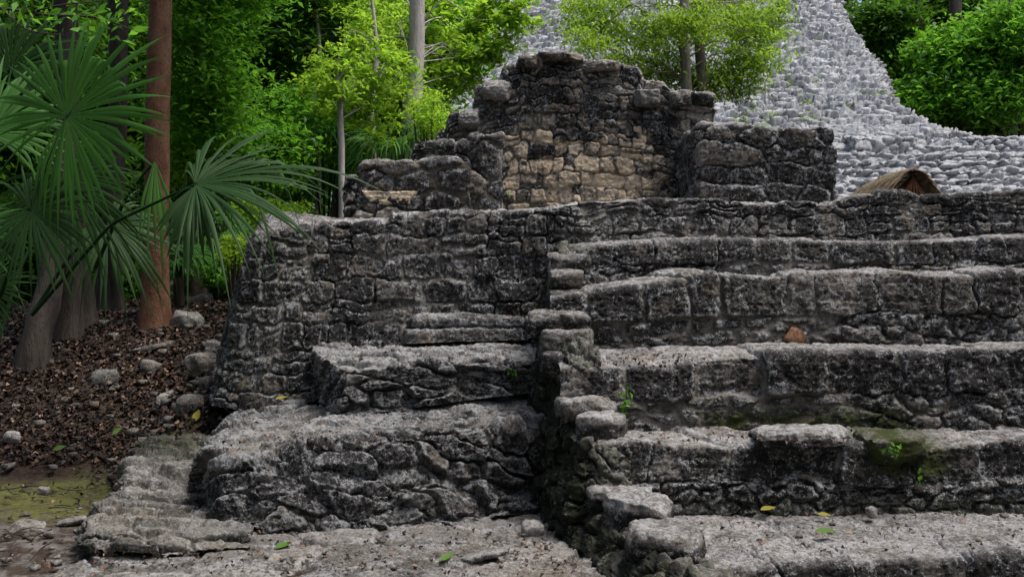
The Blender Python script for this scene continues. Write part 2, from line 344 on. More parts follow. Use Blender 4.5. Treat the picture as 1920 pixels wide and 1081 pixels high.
# ---------------------------------------------------------------- staircase on the right
FL = np.array([[4.6, 1.0, .64], [5.1, .80, .50], [5.5, .60, .40], [6.15, .46, .33], [6.6, .33, .25], [7.15, .27, .12], [7.7, .33, .10], [8.2, .36, .12]])
def ftop(d): return float(np.interp(d, FL[:, 0], FL[:, 1]))
def fbot(d): return float(np.interp(d, FL[:, 0], FL[:, 2]))
st = empty('stone_staircase', (1.8, 6.2, 0), 'broad flight of dark weathered limestone steps rising to the right half of the ruin', 'staircase')
def step(edge, dr, zlow, dback, zback, seed, hrow, wl=(.35, .45), **k):
    """edge: (px, py) of the front top edge, dr: depth of that edge; the riser falls to zlow 6 cm nearer."""
    xs = [e[0] for e in edge]; ys = [e[1] for e in edge]
    x0 = ftop(dr)*F/dr+960; sec = [x0]+[v for v in np.arange(math.ceil(x0/70)*70, 2900, 70) if v > x0+15]
    top = []; bot = []; back = []
    for i, v in enumerate(sec):
        y = float(np.interp(v, xs, ys)); T = Wp(v, y, dr+.012*math.sin(v*.02+seed)); f = (v-x0)/400; f = min(1, f)
        top.append(T); bot.append((T[0]-.0, T[1]-.06, zlow-.05))
        xb = ftop(dback) if i == 0 else ftop(dback)*(1-f)+T[0]*f if f < 1 else T[0]
        back.append((max(xb, back[-1][0]+.01) if back else xb, dback+.1, zback if not callable(zback) else zback(T[2])))
    mid = [tuple(np.array(b)*.0+np.array([t_[0], b[1]+.02, b[2]+(t_[2]-b[2])*.5])) for b, t_ in zip(bot, top)]
    return sheet('step', [bot, mid, top, back], M_ST, .0078, 'step', cw=.19, ch=.10, rows=[0, 1.0-hrow, 2.35, 3] if dback-dr > .6 else [0, 1.0-hrow, 3], widths=(wl[0]*.55, wl[1]*.8, 4), seed=seed, px=False, parent=st,
                 flip=False, worn=pale_from(2, .07), jd=.026, jw=.014, off=.015, tilt=.07, bulge=.010, rough=.014, big=.02, rr=.02, warp=.05, **k)
st['_o'] = list(st.location)
E1 = [(1100, 1075), (1340, 1068), (1500, 1064), (1640, 1052), (1700, 1048), (1800, 1048), (1920, 1036), (2300, 1036)]
E2 = [(1100, 835), (1190, 826), (1250, 832), (1400, 838), (1430, 822), (1460, 815), (1560, 828), (1660, 850), (1740, 842), (1860, 828), (1920, 815), (2300, 815)]
E3 = [(1040, 688), (1200, 692), (1300, 690), (1320, 674), (1430, 664), (1560, 662), (1640, 655), (1700, 664), (1800, 655), (1920, 650), (2300, 650)]
E4 = [(1040, 560), (1100, 550), (1180, 538), (1300, 528), (1330, 516), (1480, 520), (1500, 513), (1600, 508), (1690, 505), (1730, 518), (1820, 518), (1860, 512), (1920, 506), (2300, 506)]
E5 = [(1040, 485), (1080, 462), (1150, 458), (1300, 453), (1500, 452), (1600, 458), (1700, 454), (1800, 447), (1900, 447), (2300, 447)]
def mossy(x0, x1, z0, z1):
    return lambda s, t, P: sst(P[:, 0], x0-.25, x0)*(1-sst(P[:, 0], x1, x1+.25))*sst(P[:, 2], z0-.05, z0)*(1-sst(P[:, 2], z1, z1+.08))
step(E1, 5.15, -.1, 6.15, .2, 11, .0, (.5, .9))
step(E2, 6.2, .2, 6.61, .64, 12, .0, moss=lambda s, t, P: np.maximum(mossy(2.35, 2.6, .45, .8)(s, t, P), .4*mossy(1.2, 3, .1, .25)(s, t, P)))
step(E3, 6.67, .64, 7.15, 1.16, 13, .0, moss=mossy(1.4, 2.5, .55, .72))
step(E4, 7.2, 1.12, 7.65, lambda z: z+.02, 14, .0, split=.3)
step(E5, 7.7, 1.62, 8.2, lambda z: z+.02, 15, .0)
# dark flank of the staircase, facing left
def flank():
    prof = [(4.6, .2), (5.1, .2), (5.6, .2), (6.13, .2), (6.17, .62), (6.6, .62), (6.64, 1.1), (6.9, 1.22), (7.13, 1.22), (7.18, 1.5), (7.66, 1.5), (7.7, 1.86), (8.2, 1.9)]
    top = [(ftop(d)+.03, d, z) for d, z in prof]; inn = [(ftop(d)+.28, d, z-.03) for d, z in prof]
    zb = lambda d: float(np.interp(d, [4.6, 6.9, 7.2, 7.5, 8.2], [-.15, -.1, .45, .6, .8]))
    bot = [(fbot(d), d, zb(d)) for d, z in prof]; mid = [((a[0]+b[0])/2-.04, a[1], (a[2]+b[2])/2) for a, b in zip(top, bot)]
    sheet('side_wall', [bot, mid, top, inn], M_FLANK, .0085, cw=.19, ch=.13, seed=41, px=False, parent=st, flip=True, uv='flank', jd=.045, jw=.018, off=.025, tilt=.22, bulge=.01, rough=.018, big=.05, rr=.045,
          worn=pale_from(2, .06, .8), moss=lambda s, t, P: np.full(len(P), .35), pit=.01)
flank()
def box_stone(name, c, size, rz, mat, parent=None, seed=0, res=.02, label=None, worn=.8, rx=0, ry=0, rough=.018, tan=0., cat=None, rnd=.10, group=None, org=None):
    """a rough block: cube grid pushed towards a superellipsoid and eroded"""
    n = max(6, int(max(size)/res)); n = min(n, 64); g = np.linspace(-1, 1, n+1); V = []; Fs = []; k = 0
    for ax in range(3):
        for sg in (-1, 1):
            a, b = np.meshgrid(g, g, indexing='ij'); p = np.zeros((n+1, n+1, 3)); p[..., ax] = sg; p[..., (ax+1) % 3] = a; p[..., (ax+2) % 3] = b
            V.append(p.reshape(-1, 3)); Fs.append(gridF(n+1, n+1, sg < 0)+k); k += (n+1)**2
    V = np.concatenate(V); Fs = np.concatenate(Fs)
    U = V/np.linalg.norm(V, axis=1, keepdims=True); q = V/((np.abs(V)**10).sum(1)**(1/10.))[:, None]; B = q*(1-rnd)+U*rnd*1.25
    rng = np.random.RandomState(seed+5); S = np.array(size)/2; P = B*S
    for _ in range(9):                                                   # broken facets
        nn = rng.randn(3); nn /= np.linalg.norm(nn); d = P@nn; lim = d.max()*(.72+.22*rng.rand()); P -= nn*np.maximum(0, d-lim)[:, None]*.85
    Q = P+seed*3.7; m_ = min(size)
    h = m_*.10*fbm(Q*(1.6/m_), 3, seed)+rough*fbm(Q*14, 4, seed+3, .6)+rough*.7*ridge(Q*26, 3, seed+8)
    P = P+U*h[:, None]
    cx, sx, cy, sy, cz, sz = math.cos(rx), math.sin(rx), math.cos(ry), math.sin(ry), math.cos(rz), math.sin(rz)
    R = np.array([[cz, -sz, 0], [sz, cz, 0], [0, 0, 1]])@np.array([[cy, 0, sy], [0, 1, 0], [-sy, 0, cy]])@np.array([[1, 0, 0], [0, cx, -sx], [0, sx, cx]])
    P = P@R.T; top = (B@R.T)[:, 2]; P = P+np.array(c)
    at = {'sid': np.full(len(P), rng.rand()), 'joint': np.zeros(len(P)), 'edge': np.zeros(len(P)), 'worn': worn*sst(top, .2, .8), 'tan': np.full(len(P), float(tan)), 'moss': np.zeros(len(P))}  # upward sides of the block get the paler colour
    o = mk(name, P, Fs, mat, parent, (c[0], c[1], P[:, 2].min()) if parent is None else None, at)
    # weld the six faces
    import bmesh
    bm = bmesh.new(); bm.from_mesh(o.data); bmesh.ops.remove_doubles(bm, verts=bm.verts, dist=1e-4); bm.normal_update(); bm.to_mesh(o.data); bm.free()
    if label or cat: props(o, label, cat, group)
    return o
def pblock(px0, py0, px1, py1, d, dep, rz=0, **k):
    """a block whose front face fills a pixel box at depth d"""
    a = Wp(px0, py0, d); b = Wp(px1, py1, d); return box_stone(k.pop('name', 'end_stone'), ((a[0]+b[0])/2, d+dep/2, (a[2]+b[2])/2), (abs(b[0]-a[0])*1.06, dep, abs(b[2]-a[2])*1.1), rz, k.pop('mat', M_ST), k.pop('parent', st), **k)
pblock(990, 588, 1102, 625, 6.98, .36, .06, seed=1, worn=.7)
pblock(1012, 622, 1110, 668, 6.9, .35, -.05, seed=2, worn=.3)
pblock(1020, 664, 1112, 712, 6.8, .4, .03, seed=3, worn=.1)
pblock(1034, 508, 1090, 548, 7.35, .25, .1, seed=4, worn=.5)
pblock(1030, 474, 1100, 512, 7.6, .3, -.05, seed=5, worn=.3)
pblock(1030, 545, 1105, 592, 7.3, .3, .05, seed=6, worn=.2)
pblock(1052, 752, 1160, 790, 6.5, .3, .1, seed=7, worn=.6)
pblock(1088, 782, 1172, 832, 6.3, .3, -.18, seed=8, worn=1.)
pblock(1108, 922, 1228, 968, 5.98, .3, .05, seed=9, worn=.9, rnd=.03)
pblock(1142, 948, 1262, 1012, 5.66, .36, -.3, seed=10, worn=.8, rnd=.05, ry=.05)
pblock(1200, 1008, 1330, 1078, 5.25, .45, -.35, seed=27, worn=.6, rnd=.05, ry=.05)
pblock(1430, 812, 1600, 850, 6.12, .3, .02, seed=14, worn=1., rx=.05)
pblock(1635, 822, 1740, 870, 6.1, .32, .06, seed=16, worn=.5, rx=.0).data.attributes['moss'].data.foreach_set('value', [1.]*0 or [1.]*len(bpy.context.scene.objects[-1].data.vertices) if False else np.ones(len(C.objects[-1].data.vertices), np.float32))
pblock(1478, 620, 1508, 648, 7.11, .12, .1, seed=18, worn=0, tan=.8, mat=M_ORANGE, ry=.5)

# ---------------------------------------------------------------- big retaining wall behind and left of the stair
def retaining():
    top = [(510, 435, 10.8), (478, 447, 9.4), (466, 452, 8.8), (480, 438, 8.4), (530, 428, 8.3), (620, 412, 8.25), (728, 411, 8.2), (732, 400, 8.2), (900, 393, 8.2), (1020, 388, 8.2), (1080, 377, 8.2), (1200, 372, 8.2), (1350, 372, 8.2), (1362, 380, 8.2), (1460, 377, 8.2), (1570, 381, 8.2), (1600, 366, 8.2), (1690, 359, 8.2), (1730, 366, 8.2), (1780, 368, 8.2), (1840, 360, 8.2), (1920, 357, 8.2), (2300, 357, 8.2), (2800, 357, 8.2)]
    bot = [(460, 640, 10.8), (420, 700, 9.4), (392, 738, 8.5), (402, 762, 8.0), (480, 772, 7.82), (600, 750, 7.85), (700, 745, 7.95), (732, 740, 7.97), (900, 735, 8.0), (1020, 735, 8.02)]+[(p[0], 520, 8.1) for p in top[10:]]
    mid = [(475, 560, 10.8), (440, 600, 9.4), (425, 615, 8.7), (436, 625, 8.2), (500, 640, 8.02), (600, 635, 8.0), (700, 640, 8.03), (732, 635, 8.05), (900, 630, 8.08), (1020, 600, 8.1)]+[(p[0], 450, 8.14) for p in top[10:]]
    back = [(520, 400, 11.3), (500, 405, 11.2), (500, 405, 11.1), (520, 400, 11.), (560, 400, 11.)]+[(960+(p[0]-960)*.8, 415, 11.) for p in top[5:]]
    o = sheet('retaining_wall', [bot, mid, top, back], M_ST, .0088, 'ashlar', rows=[0, 1, 2, 3], absrows=courses(.3, 6.5, .14, .22, 5), widths=(.21, .32, .17, .26, .38), split=.35, bed=.002, cw=.27, ch=.115, seed=57, jd=.03, jw=.013, off=.017, tilt=.12, bulge=.006, rough=.012, chink=.8, big=.035, rr=.028, coarse=(1, 1, 6), flip=False, uv='z',
              worn=lambda e, s, t, P: sst(t, e[2]-.02, e[2]+.05)*(.3+.45*sst(P[:, 0], -1.9, -1.2)), org=(-.5, 8.1, .6), warp=.068, jit=.95, merge=.2)
    props(o, 'long dark rubble retaining wall with a rounded left end, carrying the temple platform', 'wall')
retaining()

# eroded ledges in front of it
def ledges():
    bot = [(420, 875, 8.1), (396, 920, 7.4), (392, 965, 6.8), (430, 1012, 6.28), (560, 1022, 6.25), (700, 1012, 6.35), (850, 985, 6.6), (960, 968, 6.85), (1060, 958, 6.95)]
    mid = [(415, 850, 8.1), (388, 880, 7.4), (382, 915, 6.85), (412, 940, 6.33), (550, 935, 6.3), (690, 925, 6.4), (840, 900, 6.7), (955, 895, 7.0), (1060, 890, 7.05)]
    top = [(410, 800, 8.1), (392, 820, 7.5), (378, 846, 6.95), (398, 862, 6.5), (520, 842, 6.5), (640, 822, 6.6), (800, 805, 6.75), (930, 800, 6.95), (1060, 800, 7.0)]
    back = [(415, 770, 8.3), (425, 765, 8.2), (440, 765, 8.1), (460, 765, 8.0), (560, 755, 7.9), (660, 768, 7.15), (800, 752, 7.25), (920, 738, 7.4), (1060, 732, 7.45)]
    o = sheet('eroded_ledge', [bot, mid, top, back], M_LEDGE, .0085, cw=.30, ch=.19, seed=71, jd=.045, jw=.018, off=.03, tilt=.34, bulge=.006, chink=.7, rough=.018, big=.11, rr=.06, jit=1., merge=.3, uv='yz', toptilt=.3,
              worn=pale_from(2, .16, .5), org=(-.9, 6.6, 0), warp=.09, pit=.01)
    props(o, 'large lowest eroded rubble ledge bulging out above the paved floor', 'ledge')
    bot = [(610, 740, 8.2), (598, 752, 7.6), (640, 776, 7.08), (760, 768, 7.12), (860, 752, 7.2), (980, 738, 7.35), (1060, 732, 7.4)]
    mid = [(600, 690, 8.2), (592, 705, 7.7), (640, 730, 7.1), (760, 722, 7.18), (860, 712, 7.22), (980, 705, 7.36), (1060, 700, 7.4)]
    top = [(590, 646, 8.2), (584, 655, 7.7), (640, 690, 7.12), (740, 686, 7.2), (850, 674, 7.25), (960, 674, 7.38), (1060, 670, 7.4)]
    back = [(620, 640, 8.4), (625, 645, 8.2), (680, 645, 8.12), (760, 640, 8.05), (850, 637, 8.05), (960, 632, 8.05), (1060, 630, 8.05)]
    o = sheet('eroded_ledge', [bot, mid, top, back], M_LEDGE, .0085, cw=.30, ch=.15, seed=75, jd=.04, jw=.016, off=.025, tilt=.34, bulge=.006, chink=.7, rough=.02, big=.06, rr=.035, jit=1., uv='yz', toptilt=.3, worn=pale_from(2, .08, .75), org=(-.5, 7.4, .7), warp=.07, pit=.01)
    props(o, 'middle eroded ledge with a flat pale top, sitting on the larger ledge', 'ledge')
    bot = [(785, 640, 8.3), (762, 645, 8.1), (772, 646, 7.86), (860, 643, 7.86), (1020, 638, 7.86)]
    top = [(790, 603, 8.3), (766, 607, 8.1), (778, 600, 7.92), (860, 602, 7.92), (1020, 606, 7.92)]
    back = [(795, 590, 8.35), (790, 592, 8.3), (800, 590, 8.3), (870, 588, 8.3), (1020, 590, 8.3)]
    o = sheet('stone_slab', [bot, top, back], M_LEDGE, .0085, 'ashlar', rows=[0, 2], widths=(1.5,), seed=79, jd=.03, jw=.018, off=.015, tilt=.06, bulge=.02, rough=.018, big=.03, rr=.03, worn=pale_from(1, .05, .9), org=(-.4, 7.9, 1.1))
    props(o, 'narrow pale-topped stone slab at the foot of the rubble wall, uppermost of the ledges', 'slab')
    bot = [(470, 1035, 6.0), (300, 1046, 5.85), (165, 1036, 5.85), (146, 1010, 6.1), (205, 950, 6.7), (238, 890, 7.3), (262, 842, 7.95)]
    top = [(470, 1005, 6.1), (300, 1000, 5.97), (178, 996, 5.95), (165, 985, 6.1), (215, 925, 6.7), (250, 866, 7.3), (272, 824, 7.95)]
    inn = [(480, 985, 6.5), (440, 960, 6.8), (430, 940, 7.0), (425, 930, 7.1), (425, 890, 7.5), (420, 850, 7.8), (415, 812, 8.1)]
    o = sheet('paved_kerb', [bot, top, inn], M_FLOOR, .009, cw=.26, ch=.17, seed=83, jd=.045, jw=.018, off=.022, tilt=.14, bulge=.012, flush=0, toptilt=.9, saw=(.31, .045), rough=.018, big=.03, rr=.025, flip=True, uv='yz', worn=pale_from(1, .04, .2), org=(-2.3, 6.8, 0),
              moss=lambda s, t, P: .6*sst(P[:, 1], 7.3, 7.7)+.15, warp=.12)
    props(o, 'low strip of rough paving stones running back along the left side of the ledges', 'kerb')
ledges()

# ---------------------------------------------------------------- temple walls on the platform
def wall(name, sil, d, thick, base, label, seed, mat=M_TEMPLE, cw=.3, ch=.17, capL=True, capR=True, lean=.04, **k):
    fb = []; ft = []; bt = []; bb = []
    for x, y in sil:
        T = Wp(x, y, d+lean); B = (T[0], d, base); fb.append(B); ft.append(T); bt.append((T[0], d+thick, T[2]-.02)); bb.append((T[0], d+thick, base))
    if capL: fb.insert(0, bb[0]); ft.insert(0, bt[0]); bt.insert(0, (bt[0][0]+.02, *bt[0][1:])); bb.insert(0, bb[0])
    if capR: fb.append(bb[-1]); ft.append(bt[-1]); bt.append((bt[-1][0]-.02, *bt[-1][1:])); bb.append(bb[-1])
    o = sheet(name, [fb, ft, bt, bb], mat, .0095, cw=cw, ch=ch, seed=seed, px=False, worn=lambda e, s, t, P: .35*sst(t, e[1]-.06, e[1]+.05), org=((fb[0][0]+fb[-1][0])/2, d, base), coarse=(1, 1.5, 5), **k)
    return props(o, label, 'wall')
def tan_c(s, t, P, sid):
    px = P[:, 0]/P[:, 1]*F+960; py = HZ-(P[:, 2]-EYE)/P[:, 1]*F
    h1 = hsh((sid*1e6).astype(int), 4, 1, 7)-.5; r = sst(px+60*h1, 925, 970)*(1-sst(px+70*h1, 1230, 1270))*sst(py+22*vn(P*1.7, 3)+46*h1, 252, 268)*(hsh((sid*1e6).astype(int), 8, 1, 7) > .16)
    return r*np.clip(.55+.6*hsh((sid*1e6).astype(int), 1, 2, 3), 0, 1)*.95
cen = [(770, 300), (776, 268), (815, 262), (822, 244), (835, 240), (842, 214), (862, 206), (888, 204), (895, 158), (938, 152), (948, 130), (972, 122), (978, 107), (1002, 118), (1012, 106), (1060, 99), (1088, 99), (1096, 112), (1160, 119), (1168, 124), (1200, 130), (1206, 150), (1240, 152), (1250, 163), (1262, 172), (1298, 174), (1304, 178), (1338, 177), (1340, 182)]
wall('temple_wall', cen, 10.2, .55, 2.15, 'tall central ruined wall with a stepped broken crest and tan stones at its foot', 91, mode='ashlar', rows=[0, 1, 2, 3], absrows=courses(0, 8, .07, .135, 9), widths=(.2, .14, .27, .17, .23), split=.22, cw=.22, ch=.095, jd=.035, jw=.010, off=.018, tilt=.14, bulge=.004, chink=.8, rough=.014, big=.02, rr=.014, tan=tan_c, jit=.9, warp=.06)
wall('temple_wall', [(672, 312), (678, 303), (740, 300), (800, 300), (880, 300)], 9.2, .5, 2.1, 'low dark wall of big blocks at the left of the platform, with one orange slab', 94, cw=.34, ch=.17, jd=.035, jw=.016, off=.02, tilt=.08, bulge=.014, rough=.014, big=.02, rr=.016, jit=.6,
     tan=lambda s, t, P, sid: np.zeros(len(P)))
wall('stone_pier', [(820, 268), (878, 266), (884, 254), (940, 252)], 9.3, .5, 2.1, 'square block pier at the right end of the low left wall, beside the tan stones', 97, cw=.3, ch=.24, jd=.03, jw=.016, off=.012, tilt=.05, bulge=.018, rough=.014, big=.01, rr=.016, jit=.35, merge=.1)['category'] = 'pier'
wall('temple_wall', [(642, 345), (650, 332), (678, 330)], 9.75, .4, 2.0, 'narrow broken stub of wall behind the far left end of the platform', 98, cw=.16, ch=.12, jd=.04, jw=.026, off=.025, tilt=.2, bulge=.02, rough=.014, big=.02, rr=.014)
wall('temple_wall', [(1312, 236), (1318, 232), (1430, 236), (1440, 240), (1560, 237), (1566, 240)], 9.0, 1.3, 2.1, 'broad squarish block wall at the right of the platform with a dark left flank', 99, mat=M_ST, cw=.33, ch=.18, jd=.034, jw=.016, off=.02, tilt=.08, bulge=.016, rough=.014, big=.02, rr=.016, jit=.55)
pblock(676, 360, 788, 381, 9.2, .16, .0, seed=31, worn=.0, tan=.8, name='orange_slab', parent=[o for o in C.objects if o.name == 'temple_wall.001'][0], mat=M_TEMPLE)
for i, (a, b, c_, d_) in enumerate([(975, 104, 1006, 122), (1010, 97, 1092, 110), (1096, 114, 1162, 128), (1262, 170, 1300, 198), (1298, 174, 1340, 192), (900, 152, 958, 182), (1195, 165, 1238, 195), (860, 204, 895, 236)]):
    pblock(a, b, c_, d_, 10.12, .4, .05*(i % 3-1), seed=60+i, worn=.5, parent=[o for o in C.objects if o.name == 'temple_wall'][0], mat=M_TEMPLE if i < 5 else M_ROCK, name='crest_stone')

# ---------------------------------------------------------------- great pyramid behind
py_ = empty('stepped_pyramid', Wp(1250, 505, 30), 'huge pale stone pyramid rising behind the ruin out of the top of the picture', 'pyramid')
def pyramid():
    def rail(y, d, l, r, z=None, wrap=5):
        xs = [l-30, l]+list(np.linspace(l, r, 7)[1:]) + [r+25, r+10]; o = []
        for i, x in enumerate(xs):
            dd = d+(wrap if i in (0,) else .8 if i == 8 else wrap if i == 9 else 0); p = Wp(x*1. if i < 9 else 960+(r-960)*d/dd+60, y, d)
            X = (x-960)/F*d; Z = EYE-(y-HZ)/F*d if z is None else z; o.append((X, dd, Z))
        return o
    rails = [rail(300, 26.6, 640, 1830, 3.0), rail(255, 27.4, 660, 1822), rail(236, 28.2, 720, 1740), rail(190, 29.3, 740, 1675), rail(80, 32, 810, 1612), rail(0, 34, 870, 1562), rail(-260, 41, 960, 1500), rail(-420, 46, 1000, 1440)]
    sheet('tiered_body', rails, M_PYR, .042, cw=.36, ch=.14, seed=101, px=False, parent=py_, jd=.13, jw=.032, off=.07, tilt=.22, bulge=.01, rough=.02, big=.3, rr=.12, scale=3, flush=0, jbase=1, bed=.0, saw=(.42, .12), pit=0, warp=.05, coarse=(1, 1, 1, 1, 1, 2, 3), jit=1.)
    xs = np.linspace(650, 2250, 9)
    r2 = [[((x-960)/F*22, 22, 1.2) for x in xs], [((x-960)/F*22.4, 22.4, 2.9) for x in xs]]; dd, zz = 22.4, 2.9
    while dd < 25.6:
        r2.append([((x-960)/F*22.6, dd+.36, zz+.02) for x in xs]); r2.append([((x-960)/F*22.7, dd+.40, zz+.25) for x in xs]); dd += .40; zz += .25
    r2.append([((x-960)/F*24, 30, zz+.1) for x in xs])
    sheet('lower_terraces', r2, M_PYR, .04, cw=.36, ch=.13, seed=103, px=False, parent=py_, jd=.11, jw=.03, off=.05, tilt=.2, bulge=.03, rough=.02, big=.08, rr=.03, scale=3, flush=0, jbase=1, bed=.0, pit=0, warp=.02, coarse=(2,)+(1,)*17+(4,))
    for a, (x0, x1, y0, y1, d) in enumerate([(1600, 1716, 255, 306, 25.2), (1812, 2100, 256, 300, 25.6), (1716, 1812, 272, 300, 25.9)]):
        sil = [(x0, y0), ((x0+x1)/2, y0+2), (x1, y0)]; fb = [Wp(x, y1+15, d) for x, y in sil]; ft = [Wp(x, y, d+.1) for x, y in sil]; bt = [(p[0], d+2.5, p[2]) for p in ft]; bb = [(p[0], d+2.5, fb[0][2]) for p in ft]
        fb = [bb[0]]+fb+[bb[-1]]; ft = [bt[0]]+ft+[bt[-1]]; bt = [(bt[0][0]+.05, *bt[0][1:])]+bt+[bt[-1]]
        sheet('terrace_wall', [fb, ft, bt], M_PYR, .04, cw=.3, ch=.2, seed=105+a, px=False, parent=py_, jd=.1, jw=.03, off=.03, tilt=.2, bulge=.01, rough=.02, big=.05, rr=.04, scale=3, flush=0, jbase=1, bed=.0, pit=0, warp=.03)
py_['_o'] = list(py_.location)
pyramid()

# ---------------------------------------------------------------- small rocks, shelter
def tube(pts, rads, n=10, seed=0, rough=.0, flare=None):
    pts = np.array(pts, float); rads = np.array(rads, float); L = np.r_[0, np.cumsum(np.linalg.norm(np.diff(pts, axis=0), axis=1))]
    m = max(len(pts), int(L[-1]/max(.05, rads.mean()*1.2))+2); m = min(m, 160); t = np.linspace(0, L[-1], m)
    c = np.stack([np.interp(t, L, pts[:, k]) for k in range(3)], 1)
    for _ in range(3): c[1:-1] = (c[:-2]+2*c[1:-1]+c[2:])/4
    r = np.interp(t, L, rads); T = np.gradient(c, axis=0); T /= np.linalg.norm(T, axis=1, keepdims=True)
    a = np.cross(T, np.tile([.3, .9, .1], (m, 1))); a /= np.linalg.norm(a, axis=1, keepdims=True); b = np.cross(T, a)
    th = np.linspace(0, 2*np.pi, n, endpoint=False); V = c[:, None]+r[:, None, None]*(np.cos(th)[None, :, None]*a[:, None]+np.sin(th)[None, :, None]*b[:, None])
    V = V.reshape(-1, 3)
    if rough:
        C2 = np.repeat(c, n, 0); dr = V-C2; V = C2+dr*(1+rough*fbm(V*np.array([6, 6, 1.5])+seed, 3, seed))[:, None]
    i, j = np.meshgrid(np.arange(m-1), np.arange(n), indexing='ij'); A = (i*n+j).ravel(); B = (i*n+(j+1) % n).ravel()
    return V, np.stack([A, B, B+n, A+n], 1)
def join(parts):
    V = []; Fs = []; k = 0
    for v, f in parts: V.append(v); Fs.append(f+k); k += len(v)
    return np.concatenate(V), np.concatenate(Fs)
RK = [('pale angular rock lying beside the tree roots at the top of the leaf slope', 112, 632, 9.9, .28, .2, .14, .2), ('flat grey slab leaning against the foot of the rubble wall', 383, 690, 8.75, .3, .2, .2, .7),
      ('small upright pale stone above the flat slab beside the rubble wall', 402, 657, 9.1, .16, .12, .13, .3), ('long narrow pale stone tilted on the leaf litter', 312, 748, 8.75, .22, .08, .08, 1.1),
      ('rounded brownish-grey rock next to the long narrow stone', 358, 768, 8.45, .22, .16, .2, .5), ('mossy squat rock high on the slope right of the red trunk', 350, 605, 10.4, .34, .25, .17, .1),
      ('thin pale slab on the slope below the red trunk', 285, 655, 9.7, .34, .2, .06, .15), ('lumpy half buried stone in the middle of the leaf slope', 200, 713, 9.3, .24, .18, .16, .4),
      ('small stone beside the half buried lumpy one, on the leaves', 283, 694, 9.3, .18, .14, .14, .9), ('pale rock at the crest of the slope under the fan palm', 375, 568, 11.2, .3, .2, .14, .3),
      ('dark green lichened stone at the left edge of the leaf slope', 22, 822, 8.75, .13, .1, .1, .3), ('grey rock on the bare soil at the lower left corner', 52, 995, 6.3, .2, .14, .09, .3),
      ('pale flat stone at the edge of the mossy patch', 140, 978, 6.4, .22, .13, .04, .1), ('wedge-shaped stone by the foot of the rubble wall, beside the kerb end', 395, 728, 8.4, .16, .14, .16, .6),
      ('small pale pebble alone on the mossy patch', 82, 921, 7.5, .08, .06, .05, .2), ('little triangular stone at the foot of the lowest ledge', 590, 1018, 6.05, .13, .09, .09, .5),
      ('tiny white pointed stone on the lowest step landing', 1634, 962, 6.0, .06, .05, .06, .3), ('loose grey chunk against the dark flank of the staircase', 1000, 1000, 6.3, .14, .12, .12, .4),
      ('low brown stone lying flat on the floor by the flank', 905, 1042, 5.75, .3, .14, .035, .1)]
for i, (lab, px, py, d, a, b, c_, rz) in enumerate(RK):
    if px < 420:
        for dd in np.arange(6, 14, .02):                                     # drop it where the ground is
            p = Wp(px, py, dd)
            if p[2] <= float(gz(np.array([p[0]]), np.array([dd]))[0])+.02: d = dd; break
        f = d/RK[i][3]; a, b, c_ = a*f, b*f, c_*f
    p = Wp(px, py, d); p = (p[0], p[1], p[2]+c_*.12); box_stone('rock', p, (a, b, c_), rz, M_ROCK, None, 200+i, .015, lab, .15, rx=.15*(i % 3-1), ry=.2*((i*7) % 3-1), cat='rock', rnd=.35, rough=.009)
